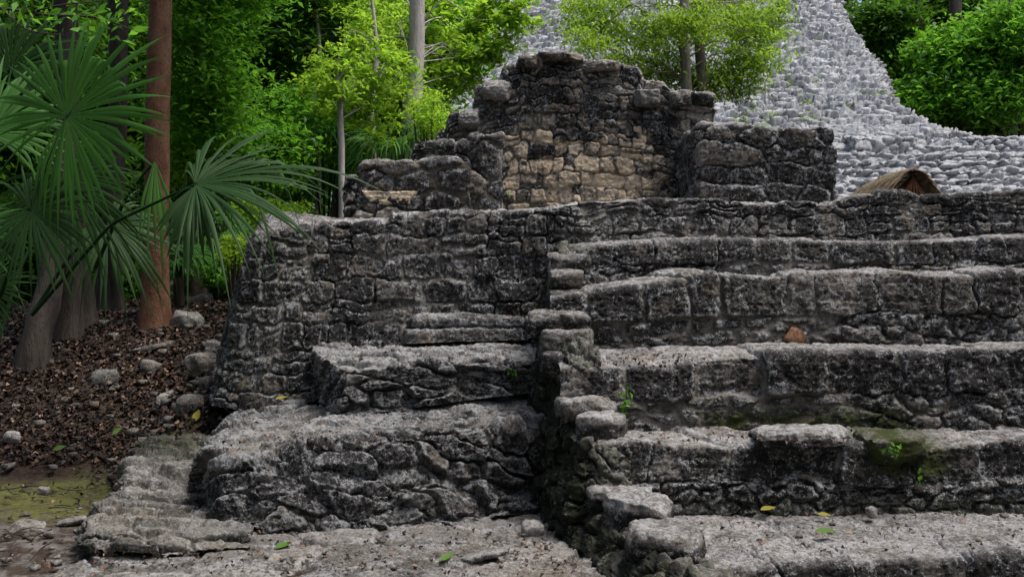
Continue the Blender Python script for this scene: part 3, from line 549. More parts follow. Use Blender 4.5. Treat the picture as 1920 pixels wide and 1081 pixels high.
def shelter():
    b = Wp(1702, 345, 20); t = empty('thatched_shelter', (b[0], b[1]+.6, 1.42), 'small rounded thatched shelter with an open brown gable behind the top step', 'shelter'); rng = np.random.RandomState(4)
    ax = Wp(1716, 319, 19.4); zb = Wp(0, 368, 19.4)[2]
    # thatch: arched roof running back and to the left, of overlapping ragged strands
    th = np.linspace(-1, 1, 70); u = np.linspace(0, 1, 50); U, T_ = np.meshgrid(u, th, indexing='ij')
    X = ax[0]+T_*.56-U*.5; Y = 19.4+U*1.5; Z = ax[2]-(np.abs(T_)**1.5)*(ax[2]-zb+.12)-.28*U**2.2
    V = np.stack([X.ravel(), Y.ravel(), Z.ravel()], 1); h = .05*fbm(V*np.array([25, 6, 6]), 3, 5)+.03*((np.abs(T_.ravel())*5) % 1); V[:, 2] += h; V[:, 0] += np.sign(T_.ravel())*h
    V2 = V.copy(); V2[:, 2] -= .07
    Ff = gridF(50, 70, True); o = mk('thatch_roof', np.concatenate([V, V2]), np.concatenate([Ff, Ff[:, ::-1]+len(V)]), M_THATCH, t)
    st_ = []
    for k in range(900):                                                   # strands
        a = rng.uniform(-1, 1); uu = rng.rand(); x = ax[0]+a*.56-uu*.5; y = 19.4+uu*1.5-.02; z = ax[2]-abs(a)**1.5*(ax[2]-zb+.12)+.04-.28*uu**2.2
        s_ = np.sign(a) or 1; q = np.array([x, y, z]); e = q+np.array([s_*.2, rng.uniform(-.08, .05), -.24*(.4+abs(a))]); st_.append(tube([q, (q+e)/2+[0, 0, .03], e], [.012, .01, .004], 4))
    v, f = join(st_); mk('thatch_strands', v, f, M_THATCH, t)
    g = []
    for k in np.linspace(-.9, .9, 9):
        p0 = np.array([ax[0]+k*.42, 19.46, zb-.15]); p1 = np.array([ax[0]+k*.12, 19.5, ax[2]-.1-.25*abs(k)]); g.append(tube([p0, p1], [.03, .02], 6))
    v, f = join(g); mk('gable_poles', v, f, M_WOOD, t)
    th = np.linspace(-1, 1, 20); v = np.array([[ax[0]+k*.42, 19.6, ax[2]-.08-.03-(abs(k)**1.5)*(ax[2]-zb+.1)] for k in th]+[[ax[0]+k*.42, 19.6, zb-.3] for k in th]); v = np.concatenate([v, v+[0, .03, 0]])
    f = [[i, i+1, 21+i, 20+i] for i in range(19)]; f += [[a+40 for a in q[::-1]] for q in f]; mk('gable_panel', v, f, M_WOOD, t)
    for sx, dy in ((-.45, .1), (.4, .1), (-1.1, 1.4), (-.3, 1.4)):
        v, f = tube([(ax[0]+sx, 19.4+dy, 1.4), (ax[0]+sx, 19.4+dy, zb+.1)], [.05, .045], 8); mk('post', v, f, M_WOOD, t)
shelter()

# ---------------------------------------------------------------- vegetation
def leaf_mesh(cent, size, rng, asp=2.3, droop=.25, up=.7, fold=.18, dirs=None):
    n = len(cent); a = rng.uniform(0, 2*np.pi, n); d = np.stack([np.cos(a), np.sin(a), -droop+rng.randn(n)*.45], 1) if dirs is None else dirs+rng.randn(n, 3)*.35
    d /= np.linalg.norm(d, axis=1, keepdims=True); nn = rng.randn(n, 3)*(1-up)+np.array([0, 0, up]); sd = np.cross(d, nn); sd /= np.linalg.norm(sd, axis=1, keepdims=True)+1e-6; nn = np.cross(sd, d)
    sz = (size*(.6+.8*rng.rand(n)))[:, None] if np.isscalar(size) else size[:, None]; wd = sz/asp
    b = cent-d*sz*.5; t = cent+d*sz*.5-nn*sz*.12; l = cent-d*sz*.06+sd*wd*.5+nn*wd*fold; r = cent-d*sz*.06-sd*wd*.5+nn*wd*fold
    V = np.stack([b, r, t, l], 1).reshape(-1, 3); Fs = np.arange(4*n).reshape(n, 4); return V, Fs
def crown_pts(blobs, ncl, per, spread, rng, shell=.5):
    """blobs: (centre xyz, radii xyz, weight); returns clump centres and leaf centres"""
    wts = np.array([b[2] for b in blobs], float); wts /= wts.sum(); cc = []
    for b, wt in zip(blobs, wts):
        k = max(3, int(round(ncl*wt))); v = rng.randn(k, 3); v /= np.linalg.norm(v, axis=1, keepdims=True); r = shell+(1-shell)*rng.rand(k, 1)**.6; cc.append(np.array(b[0])+v*r*np.array(b[1])*(.85+.3*rng.rand(k, 1)))
    cc = np.concatenate(cc); sz = spread*(.5+rng.rand(len(cc))); off = rng.randn(len(cc), per, 3)*sz[:, None, None]*np.array([1, 1, .5])
    return cc, (cc[:, None]+off).reshape(-1, 3)
def tree(name, label, trunk, rads, blobs, mat, bark, ncl=160, per=40, spread=.22, leaf=.11, seed=0, limbs=14, cat='tree', group=None, asp=2.3, rough=.15, n=12, twig=.012, shell=.5, droop=.25, sides=None):
    rng = np.random.RandomState(seed); base = np.array(trunk[0], float)
    t = empty(name, tuple(base), label, cat, group); cc, lp = crown_pts(blobs, ncl, per, spread, rng, shell)
    parts = [tube(trunk, rads, n, seed, rough)]; tp = np.array(trunk, float); L = np.r_[0, np.cumsum(np.linalg.norm(np.diff(tp, axis=0), axis=1))]
    idx = rng.permutation(len(cc))[:limbs] if limbs < len(cc) else np.arange(len(cc))
    for k in idx:
        q = cc[k]; ts = np.linspace(.25, 1, 30)*L[-1]; c = np.stack([np.interp(ts, L, tp[:, a]) for a in range(3)], 1); dd = np.linalg.norm(c-q, axis=1)+.8*np.maximum(0, c[:, 2]-q[2]+.3); j = dd.argmin(); p = c[j]
        r0 = min(np.interp(ts[j], L, rads)*.4, max(.006, .011*np.linalg.norm(q-p)**.8)); m1 = p*.6+q*.4+rng.randn(3)*.13*np.linalg.norm(q-p)+[0, 0, .16*np.linalg.norm(q-p)]; parts.append(tube([p, m1, q*.75+p*.25+rng.randn(3)*.05, q], [r0, r0*.7, r0*.4, twig*.4], 6, seed))
    v, f = join([(a, b) for a, b in parts]); o = mk('trunk', v, f, bark, t)
    v, f = leaf_mesh(lp, leaf, rng, asp, droop); lvc = rng.rand(len(cc)); lv = np.clip(np.repeat(lvc, per)*.6+rng.rand(len(lp))*.4, 0, 1)
    mk('crown', v, f, mat, t, fattrs={'lv': lv}); return t
def B(px, py, d, rx, ry, rd, w=1): return (Wp(px, py, d), (rx/F*d, rd, ry/F*d), w)
def TR(*p): return [Wp(*q) for q in p]
G = lambda px, d: (((px-960)/F*d), d, float(gz(np.array([(px-960)/F*d]), np.array([d]))[0])-.1)

# red-barked tree
tree('red_bark_tree', 'tall tree with a straight reddish-brown trunk beside the fan palm fronds', [G(291, 11), *TR((291, 565, 11), (292, 400, 11), (296, 200, 11), (301, 0, 11), (305, -400, 11), (310, -800, 11))], [.21, .145, .13, .125, .12, .11, .06],
     [((-3.4, 11, 8.3), (2.6, 2.2, 1.4), 1)], M_LMID, M_BRED, 130, 40, .3, .14, 1, n=22, rough=.16)
# buttressed grey trunks at the left
def multi_trunk(name, label, trunks, seed):
    rng = np.random.RandomState(seed); b = trunks[0][0][0]; t = empty(name, b, label, 'tree')
    for tr, rd in trunks: v, f = tube(tr, rd, 14, seed, .35); mk('trunk', v, f, M_BGREY, t)
    cc, lp = crown_pts([((b[0], b[1]+.5, 7.5), (2.4, 2.2, 1.6), 1)], 110, 40, .3, rng); v, f = leaf_mesh(lp, .13, rng); mk('crown', v, f, M_LDARK, t, fattrs={'lv': rng.rand(len(lp))})
multi_trunk('buttressed_tree', 'grey tree with a fluted stem left of the red trunk', [([G(208, 11.8), *TR((208, 560, 11.8), (207, 450, 11.8), (212, 380, 11.8), (222, 200, 11.8), (225, -300, 12), (225, -700, 12))], [.2, .13, .11, .11, .11, .1, .06]),
    ([G(185, 11.9), *TR((188, 560, 11.9), (197, 480, 11.9), (205, 380, 11.9), (208, 330, 12))], [.16, .09, .08, .07, .05]), ([G(222, 11.7), *TR((221, 560, 11.7), (214, 470, 11.7), (212, 400, 11.8), (215, 330, 11.9))], [.14, .07, .06, .05, .03])], 5)
multi_trunk('buttressed_tree', 'dark leaning tree at the left edge, its flared roots reaching over the leaves', [([G(60, 10), *TR((66, 625, 10), (88, 560, 10.2), (100, 480, 10.3), (118, 380, 10.4), (130, 200, 10.5), (120, -400, 10.5), (120, -700, 10.5))], [.2, .14, .13, .13, .13, .12, .11, .06]),
    ([G(125, 10.6), *TR((128, 590, 10.6), (130, 520, 10.6), (125, 430, 10.5), (125, 350, 10.5))], [.18, .13, .12, .11, .1]), ([G(160, 11), *TR((158, 585, 11), (148, 500, 10.9), (140, 400, 10.8), (132, 300, 10.6))], [.2, .13, .11, .1, .08])], 6)
tree('dark_tree', 'slim dark-stemmed tree behind the drooping palm frond', [G(372, 14.5), *TR((370, 500, 14.5), (368, 380, 14.5), (366, 200, 14.5), (365, 0, 14.5))], [.14, .1, .08, .06, .05], [B(385, 120, 13.6, 75, 150, .8, 1), B(400, -60, 14, 140, 90, 1.2, 1)], M_LMID, M_BDARK, 300, 60, .2, .10, 7)
tree('broadleaf_tree', 'dense dark green tree filling the upper left behind the red trunk', [G(500, 18), *TR((500, 380, 18), (495, 150, 18), (500, -60, 18))], [.2, .14, .12, .08], [B(510, 60, 18, 120, 130, 1.6, 2), B(440, 200, 18, 90, 110, 1.2, 1), B(580, 20, 17.5, 80, 110, 1.2, 1.2)], M_LDARK, M_BDARK, 360, 60, .2, .13, 8)
tree('broadleaf_tree', 'green bushy tree low behind the drooping palm frond', [G(455, 16), *TR((455, 400, 16), (452, 250, 16))], [.1, .08, .05], [B(480, 290, 16, 110, 80, 1.1, 1), B(390, 260, 15, 60, 90, .9, .8), B(560, 230, 17, 60, 90, 1, .8)], M_LMID, M_BDARK, 300, 50, .2, .11, 9)
tree('pale_trunk_tree', 'tall pale-trunked tree with bright leaves left of the pyramid', [G(772, 16.3), *TR((772, 380, 16.3), (775, 200, 16.3), (782, 60, 16.3), (783, 0, 16.3), (790, -300, 16.4))], [.24, .17, .15, .13, .13, .1], [B(850, 50, 17.5, 80, 85, .9, 1), B(720, 60, 17.8, 85, 110, 1, 1.1), B(790, 150, 17.2, 60, 60, .6, .35), B(870, 120, 17, 50, 50, .5, .5), B(920, 60, 17, 50, 60, .5, .5), B(960, 10, 17, 50, 40, .5, .4)], M_LBRI, M_BPALE, 250, 34, .10, .13, 10, limbs=30)
tree('pale_trunk_tree', 'second pale stem just left of the tallest pale trunk', [G(755, 18.8), *TR((758, 300, 18.8), (762, 180, 18.8), (745, 40, 18.8), (738, -100, 18.8))], [.12, .09, .08, .07, .05], [B(700, -30, 18.8, 100, 60, 1, 1)], M_LBRI, M_BPALE, 60, 34, .16, .12, 11, limbs=12)
for i, (lab, px, d, top) in enumerate([('thin pale stem between the white sapling and the tallest pale trunk', 700, 15.5, 60), ('crooked thin pale stem left of the white sapling, half hidden by leaves', 592, 17, 40)]):
    tree('slender_tree', lab, [G(px, d), *TR((px+6, 320, d), (px-4, 200, d), (px+8, 100, d), (px-2, top-60, d))], [.05, .045, .04, .035, .02], [B(px, top, d+.6, 60, 60, .6, 1), B(px+20, top+90, d+.8, 40, 40, .4, .4)], M_LBRI, M_BPALE, 70, 30, .1, .1, 30+i, limbs=16)
tree('thin_white_tree', 'slender white-stemmed sapling with lime leaves behind the left end of the temple', [G(641, 13.5), *TR((641, 370, 13.5), (640, 280, 13.5), (637, 180, 13.5), (630, 120, 13.5))], [.06, .045, .045, .04, .02], [B(640, 150, 13.8, 75, 75, .7, 1), B(690, 230, 14, 50, 50, .5, .4), B(720, 130, 14, 60, 60, .5, .5)], M_LBRI, M_BPALE, 120, 30, .085, .095, 12, limbs=22)
tree('feathery_tree', 'drooping feathery tree standing in front of the pale pyramid', [G(1283, 16.3), *TR((1283, 300, 16.2), (1288, 180, 16.1), (1282, 60, 16), (1284, -60, 16.1), (1285, -260, 16.3))], [.18, .12, .09, .08, .07, .05],
     [B(1120, 35, 16.6, 85, 60, .7, 1.1), B(1235, 80, 16.5, 70, 75, .6, 1.1), B(1380, 60, 16.5, 90, 75, .7, 1.2), B(1350, 150, 16.5, 60, 40, .5, .6), B(1270, 160, 16.6, 65, 30, .4, .6), B(1190, 125, 16.5, 55, 40, .5, .5), B(1400, 150, 16.5, 40, 50, .4, .4), B(1300, -80, 16.8, 170, 60, 1, 1.2), B(1290, 40, 15.5, 60, 60, .3, .55), B(1110, 90, 16, 50, 45, .4, .35), B(1430, 110, 16, 45, 45, .4, .35), B(1440, 30, 16.6, 40, 50, .5, .4)], M_LFEA, M_BPALE2, 500, 42, .13, .085, 13, limbs=34, asp=2.8, droop=.6, shell=.2)
tree('feathery_tree', 'thinner twin trunk just right of the drooping feathery tree', [G(1330, 16.5), *TR((1322, 250, 16.4), (1316, 150, 16.3), (1310, 60, 16.2), (1306, -100, 16.3))], [.14, .1, .085, .08, .05], [B(1330, 20, 17.2, 60, 60, .5, 1)], M_LFEA, M_BPALE2, 40, 40, .15, .085, 14, limbs=10, asp=2.8, droop=.6)
# trees right of the pyramid
for i, (lab, px, d, crowns, mat) in enumerate([
        ('dark tree right of the pyramid edge with a broken brown stem', 1718, 36, [B(1670, 60, 37, 70, 80, 2.2, 1), B(1745, 20, 38, 70, 60, 2, 1)], M_LDARK),
        ('bright spreading tree in the upper right, left of the pale foliage', 1790, 34, [B(1790, 120, 34, 80, 70, 2, 1.2), B(1750, 190, 33.5, 60, 45, 1.5, .6)], M_LMID),
        ('fresh green tree at the right edge above the short grey trunk', 1885, 33, [B(1880, 90, 33, 70, 90, 2, 1.3), B(1850, 190, 32.5, 60, 50, 1.5, .7)], M_LMID),
        ('tall dark tree in the top right corner', 1900, 40, [B(1870, 20, 40, 110, 60, 2.5, 1), B(1960, 120, 38, 60, 130, 2, 1)], M_LDARK),
        ('dark bushy tree rising behind the terrace at the right', 1830, 42, [B(1820, 210, 41, 110, 60, 2.5, 1), B(1700, 130, 41, 80, 80, 2, 1)], M_LDARK)]):
    b0 = G(px, d); tree('forest_tree', lab, [b0, Wp(px, 250, d), Wp(px-4, 100, d), Wp(px+5, -60, d)], [.5, .38, .3, .12], crowns, mat, M_BGREY, 380, 50, .32, .23, 20+i, limbs=30, group=None, shell=.2)
# forest behind on the left and beyond
bk = [('dim tree in the dark of the forest behind the upper fan frond', 60, 17, [B(60, 90, 17, 130, 150, 1.5, 1), B(60, 330, 17, 140, 120, 1.5, .8)], M_LDARK), ('dim tree seen between the grey stem and the red trunk', 240, 19, [B(240, 150, 19, 110, 200, 1.5, 1), B(230, 400, 18, 110, 120, 1.2, .7)], M_LDARK),
      ('shadowy tree behind the bright centre leaves', 640, 24, [B(640, 80, 24, 110, 120, 2, 1), B(600, 260, 23, 110, 90, 2, 1)], M_LMID), ('shadowy tree between the pale trunks and the pyramid', 740, 22, [B(760, 180, 22, 75, 100, 1.4, 1), B(830, 70, 22, 60, 90, 1.4, .8)], M_LMID),
      ('far tree low behind the palm frond tips', 520, 26, [B(480, 330, 26, 150, 90, 2, 1), B(420, 120, 27, 150, 150, 2.5, 1)], M_LMID)]
for i, (lab, px, d, crowns, mat) in enumerate(bk):
    b0 = G(px, d); tree('forest_tree', lab, [b0, Wp(px, 300, d), Wp(px-4, 100, d), Wp(px+5, -60, d)], [.25, .2, .16, .08], crowns, mat, M_BDARK, 380, 55, .28, .17, 40+i, limbs=10)
def far_wood(name, label, x0, x1, d, ytop, n, leaf, mat, seed):
    rng = np.random.RandomState(seed); x = rng.uniform(x0, x1, n); zt = Wp(0, ytop, d)[2]; z = 1.2+(zt-1.2)*rng.rand(n); y = d+rng.randn(n)*1.6+2*fbm(np.stack([x, z, x*0], 1)*.35, 2, seed)
    P = np.stack([(x-960)/F*d, y, z], 1); m = fbm(P*.45, 3, seed+4) > -.45; P = P[m]; v, f = leaf_mesh(P, leaf, rng); lv = np.clip(.5+.9*fbm(P*.5, 2, 9)+.2*rng.randn(len(P)), 0, 1)
    props(mk(name, v, f, mat, org=((x0+x1)/2/F*d-960/F*d, d, 1.2), fattrs={'lv': lv}), label, 'forest', kind='stuff')
far_wood('distant_forest', 'dark mass of jungle foliage far behind the left trees', -300, 740, 32, -150, 60000, .3, M_LMID, 61)
far_wood('distant_forest', 'dark mass of jungle foliage far behind the right side of the pyramid', 1480, 2350, 50, -150, 52000, .42, M_LDARK, 62)

# understorey plants and ferny bushes
def bush(label, px, py, d, rx, ry, rd, mat, ncl, per, leaf, seed, spread=.12, name='shrub'):
    rng = np.random.RandomState(seed); c = Wp(px, py, d); g = G(px, d); t = empty(name, g, label, 'shrub'); cc, lp = crown_pts([B(px, py, d, rx, ry, rd)], ncl, per, spread, rng, .3)
    lp[:, 2] = np.maximum(lp[:, 2], gz(lp[:, 0], lp[:, 1])+.02)
    v, f = join([tube([g, tuple(np.array(g)*.4+q*.6+[0, 0, .05]), tuple(q)], [.02, .012, .005], 5) for q in cc[:14]]); mk('stems', v, f, M_BDARK, t)
    v, f = leaf_mesh(lp, leaf, rng); mk('leaves', v, f, mat, t, fattrs={'lv': rng.rand(len(lp))})
bush('low leafy bush between the red trunk and the rounded wall end', 430, 505, 13, 45, 45, .6, M_LMID, 70, 40, .08, 71)
bush('light green bush behind the left end of the retaining wall', 500, 410, 14, 70, 40, .7, M_LBRI, 60, 36, .09, 72)
bush('leafy bush between the grey stem and the red trunk', 250, 505, 13.5, 40, 90, .6, M_LMID, 80, 40, .10, 73)
bush('bright bush showing between the red trunk and the dark stem', 345, 290, 14.5, 45, 75, .7, M_LBRI, 80, 40, .10, 74)
bush('shrub at the foot of the pale trunks behind the temple wall', 800, 215, 13, 35, 45, .5, M_LBRI, 60, 50, .05, 75, .08)
bush('dark bush at the far left behind the leaning tree', 30, 480, 13, 90, 110, .8, M_LDARK, 140, 40, .12, 76)
bush('dark bush in the hollow behind the fluted stem', 150, 440, 14.5, 90, 120, .8, M_LDARK, 140, 40, .12, 77)
bush('small scrubby plant on the bank beside the rounded wall end', 440, 470, 11.5, 25, 30, .3, M_LFEA, 40, 30, .05, 78, .07)

def tufts():
    rng = np.random.RandomState(77); c = []
    for _ in range(46):
        py = rng.uniform(40, 240); d = np.interp(py, [0, 80, 190, 255], [34, 32, 29.3, 27.4]); r = np.interp(py, [0, 80, 190, 255], [1580, 1630, 1690, 1800]); l = np.interp(py, [0, 80, 190, 255], [980, 920, 810, 700])
        px = rng.uniform(l, r); n = rng.randint(8, 30); c.append(np.array(Wp(px, py, d-.15))+rng.randn(n, 3)*np.array([.14, .06, .06]))
    c = np.concatenate(c); v, f = leaf_mesh(c, .1, rng, 2.6, -.5); props(mk('crevice_plants', v, f, M_LFEA, org=(2, 28, 4), fattrs={'lv': rng.rand(len(c))}), 'small green plants rooted in the cracks of the pale pyramid', 'plants', kind='stuff')
tufts()
# fan palms
def fan(hub, axis, normal, R, nseg=46, spread=300, droop=.25, fold=.12, seed=0, cut=.5, wid=1., cup=.15, jitter=.05, jang=.026):
    rng = np.random.RandomState(seed); ax = np.array(axis, float); ax /= np.linalg.norm(ax); nn = np.array(normal, float); nn -= ax*(nn@ax); nn /= np.linalg.norm(nn); sd = np.cross(nn, ax); V = []; Fs = []; k = 0; lv = []
    sp = rad(spread)
    for i in range(nseg):
        th = (i/(nseg-1)-.5)*sp+rng.randn()*jang; c = ax*math.cos(th)+sd*math.sin(th); s_ = -ax*math.sin(th)+sd*math.cos(th); Rl = R*(1-.34*abs(th)/(sp/2))*(1+rng.randn()*jitter)
        m = 12; r = np.linspace(.02, 1, m); wmax = Rl*cut*sp/nseg*.5*1.02*wid; wd = np.where(r < cut, wmax*r/cut, wmax*(1-((r-cut)/(1-cut))**1.5)); wd[-1] = .0008
        dr = droop*(.35+1.3*rng.rand()); brk = rng.rand() < .17; pos = np.array(hub)+c*(r*Rl)[:, None]+nn*(cup*Rl*(r**1.3-r**2.5))[:, None]
        z = dr*Rl*r**2.6
        if brk: z = z+np.maximum(0, r-.6)*Rl*1.1; pos = pos-c[None]*(np.maximum(0, r-.6)*Rl*.5)[:, None]
        pos[:, 2] -= z
        tw = rng.randn()*.8*np.maximum(0, r-cut); sv = s_[None]*np.cos(tw)[:, None]+nn[None]*np.sin(tw)[:, None]
        ff = fold*wd*3
        V += [np.stack([pos+sv*wd[:, None], pos+nn*ff[:, None], pos-sv*wd[:, None]], 1).reshape(-1, 3)]
        for j in range(m-1):
            a = k+j*3; Fs += [[a, a+1, a+4, a+3], [a+1, a+2, a+5, a+4]]; lv += [lvv := 0, 0]
        L = .25+.5*rng.rand(); lv[-2*(m-1):] = [L]*(2*(m-1)); k += 3*m
    return np.concatenate(V), np.array(Fs), np.array(lv, float)
def palm(name, label, base, fronds, mat, stem=.09, group=None):
    t = empty(name, base, label, 'palm', group); top = np.array(base)+[0, 0, .5]
    v, f = tube([np.array(base)-[0, 0, .1], top], [stem*1.2, stem], 12); mk('stem', v, f, M_BDARK, t)
    for i, (hub, axis, nor, R, kw) in enumerate(fronds):
        kw = dict(kw); st0 = kw.pop('start', None); h = np.array(hub, float); s0 = top if st0 is None else np.array(st0); mt = kw.pop('mat', mat); v, f, lv = fan(h, axis, nor, R, seed=i*3+len(label), **kw)
        fr = mk('frond', v, f, mt, t, fattrs={'lv': lv}); md = (s0+h)/2+[0, 0, .12*np.linalg.norm(h-s0)]
        v, f = tube([s0, md, h, h+np.array(axis)/np.linalg.norm(axis)*R*.06], [.018, .014, .009, .004], 8); pe = mk('petiole', v, f, M_PALM2, fr, attrs=None); 
V3 = lambda a: np.array(a, float)
# mk() for a child of a child keeps world coordinates: the frond sits at its palm's origin
_mk = mk
def mk(name, V, Fa, mat, parent=None, org=None, attrs=None, smooth=True, fattrs=None):
    if parent is not None and parent.parent is not None:
        o = _mk(name, V, Fa, mat, None, np.array(parent.parent.location), attrs, smooth, fattrs); o.parent = parent; o.location = (0, 0, 0); return o
    return _mk(name, V, Fa, mat, parent, org, attrs, smooth, fattrs)
# the big palm whose fronds fill the left of the picture (its stem stands just outside the frame)
b1 = G(-60, 7.4)
palm('fan_palm', 'fan palm at the left edge with the big round frond lit from above', b1, [
    (Wp(125, 218, 6.9), (.55, -.1, .5), (-.15, -.95, .25), .92, dict(spread=325, droop=.14, nseg=64, cup=.1, cut=.55)),
    (Wp(58, 395, 6.9), (.75, -.1, -.25), (.05, -.97, .12), .56, dict(spread=300, droop=.22, nseg=46, jang=.03, jitter=.12, mat=M_PALM2)),  # shaded frond, its shade given by the darker leaf colour
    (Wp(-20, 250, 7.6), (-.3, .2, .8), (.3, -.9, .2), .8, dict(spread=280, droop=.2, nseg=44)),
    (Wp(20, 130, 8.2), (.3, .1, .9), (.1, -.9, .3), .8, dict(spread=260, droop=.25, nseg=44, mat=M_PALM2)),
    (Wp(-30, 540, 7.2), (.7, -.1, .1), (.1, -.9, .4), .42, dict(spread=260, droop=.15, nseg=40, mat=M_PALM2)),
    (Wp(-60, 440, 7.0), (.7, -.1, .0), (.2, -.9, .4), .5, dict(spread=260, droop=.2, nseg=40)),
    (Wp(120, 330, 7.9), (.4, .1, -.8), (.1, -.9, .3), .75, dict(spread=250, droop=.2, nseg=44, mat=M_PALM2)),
], M_PALM)
b2 = G(-70, 8.3)
palm('fan_palm', 'fan palm whose drooping side-on frond hangs before the red trunk', b2, [
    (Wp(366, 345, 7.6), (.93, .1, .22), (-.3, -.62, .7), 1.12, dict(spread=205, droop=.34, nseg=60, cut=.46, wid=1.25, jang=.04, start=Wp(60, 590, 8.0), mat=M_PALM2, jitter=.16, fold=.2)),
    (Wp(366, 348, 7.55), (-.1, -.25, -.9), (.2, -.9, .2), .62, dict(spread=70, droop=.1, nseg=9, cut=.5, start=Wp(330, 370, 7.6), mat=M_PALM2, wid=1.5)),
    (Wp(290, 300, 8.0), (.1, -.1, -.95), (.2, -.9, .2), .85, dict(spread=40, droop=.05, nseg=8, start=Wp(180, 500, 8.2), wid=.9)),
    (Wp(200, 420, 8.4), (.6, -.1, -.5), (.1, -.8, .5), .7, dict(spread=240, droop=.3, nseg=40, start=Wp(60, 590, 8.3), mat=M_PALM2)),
], M_PALM, .1)
for i, (lab, px, py, d, R) in enumerate([('small fan palm behind the thin white stem', 610, 235, 17, .9), ('small fan palm between the thin white stem and the pale trunks', 715, 285, 17, 1.0), ('low fan palm with drooping leaves behind the left temple wall', 740, 255, 15.5, .8), ('low fan palm at the foot of the red trunk', 335, 480, 12, .5), ('low fan palm in the undergrowth left of the rounded wall end', 400, 430, 13, .6)]):
    g = G(px, d); fr = []; rng = np.random.RandomState(i)
    for k in range(7):
        a = k*.9+rng.rand()*.4; fr.append((Wp(px, py, d)+V3([.35*math.cos(a)*R, .35*math.sin(a)*R, .25*math.sin(k)*R]), (math.cos(a), math.sin(a), .3), (-.3*math.cos(a), -.3*math.sin(a)-.3, .9), R*.8, dict(spread=230, droop=.5, nseg=30)))
    palm('small_fan_palm', lab, g, fr, M_PALM, .06)

# overhanging branch at the upper left
def branch():
    rng = np.random.RandomState(8); pts = [Wp(-120, 20, 6), Wp(0, 14, 6), Wp(90, 30, 6), Wp(180, 30, 6), Wp(262, 62, 6)]
    o = empty('overhanging_branch', pts[0], 'thin leafy branch reaching in from the top left corner over the palm', 'branch')
    v, f = join([tube(pts, [.012, .01, .008, .006, .003], 6), tube([Wp(60, 22, 6), Wp(120, 8, 5.9), Wp(200, 2, 5.9)], [.006, .005, .002], 6), tube([Wp(0, 14, 6), Wp(50, 60, 5.9), Wp(120, 66, 5.9)], [.006, .005, .002], 6)]); mk('stem', v, f, M_BDARK, o)
    c = []
    for a, b in ((-100, 30), (262, 60)): pass
    for k in range(150):
        u = rng.rand(); px = -80+345*u; c.append(Wp(px, 22+30*u*u+rng.randn()*20-4, 6+rng.randn()*.12))
    v, f = leaf_mesh(np.array(c), .075, rng, 2.6, .5, .4); mk('leaves', v, f, M_LMID, o, fattrs={'lv': rng.rand(len(c))})
branch()

# ---------------------------------------------------------------- leaf litter, fallen leaves, weeds
def scatter_litter():
    rng = np.random.RandomState(3); n = 46000; x = rng.uniform(-7.5, -2.0, n); y = rng.uniform(7.2, 13.5, n)
    z = gz(x, y); ok = (z > .03)|(rng.rand(n) < .03); ok &= ~((x > -2.3) & (y > 7.8)); x, y, z = x[ok], y[ok], z[ok]; P = np.stack([x, y, z*1.], 1); P[:, 2] += fbm(np.stack([x, y, z], 1)*.9, 3, 3)*.05+fbm(np.stack([x, y, z], 1)*5, 4, 5)*.025+.012+rng.rand(len(x))*.03
    v, f = leaf_mesh(P, .06, rng, 1.8, 0, .66, .5); lv = rng.rand(len(P))**1.3
    props(mk('leaf_litter', v, f, M_LIT, org=(-4, 9.5, 0), fattrs={'lv': lv}), 'brown dead leaves carpeting the bank at the left', 'leaf litter', kind='stuff')
    # thin scatter on stone
    c = []
    for (n, px0, px1, py0, py1, dd) in ((330, 170, 1080, 985, 1080, lambda py: (EYE-.04)*F/(py-HZ)), (90, 1280, 1920, 965, 1040, lambda py: (EYE-.24)*F/(py-HZ)), (90, 1110, 1330, 664, 690, lambda py: .56*F/(py-HZ)), (90, 1190, 1650, 806, 832, lambda py: 1.03*F/(py-HZ)), (130, 420, 950, 770, 850, lambda py: 1.05*F/(py-HZ)), (40, 640, 960, 645, 685, lambda py: .6*F/(py-HZ)), (50, 0, 240, 860, 1080, lambda py: 1.68*F/(py-HZ)), (25, 955, 1020, 565, 600, lambda py: 7.9)):
        for _ in range(n):
            px = rng.uniform(px0, px1); py = rng.uniform(py0, py1); c.append(Wp(px, py-2, dd(py)))
    v, f = leaf_mesh(np.array(c), .035, rng, 1.8, 0, .75, .5); props(mk('scattered_leaves', v, f, M_LIT, org=(0, 6, 0), fattrs={'lv': rng.rand(len(c))}), 'small dry leaves and crumbs strewn over the paving and treads', 'leaves', kind='stuff')
scatter_litter()
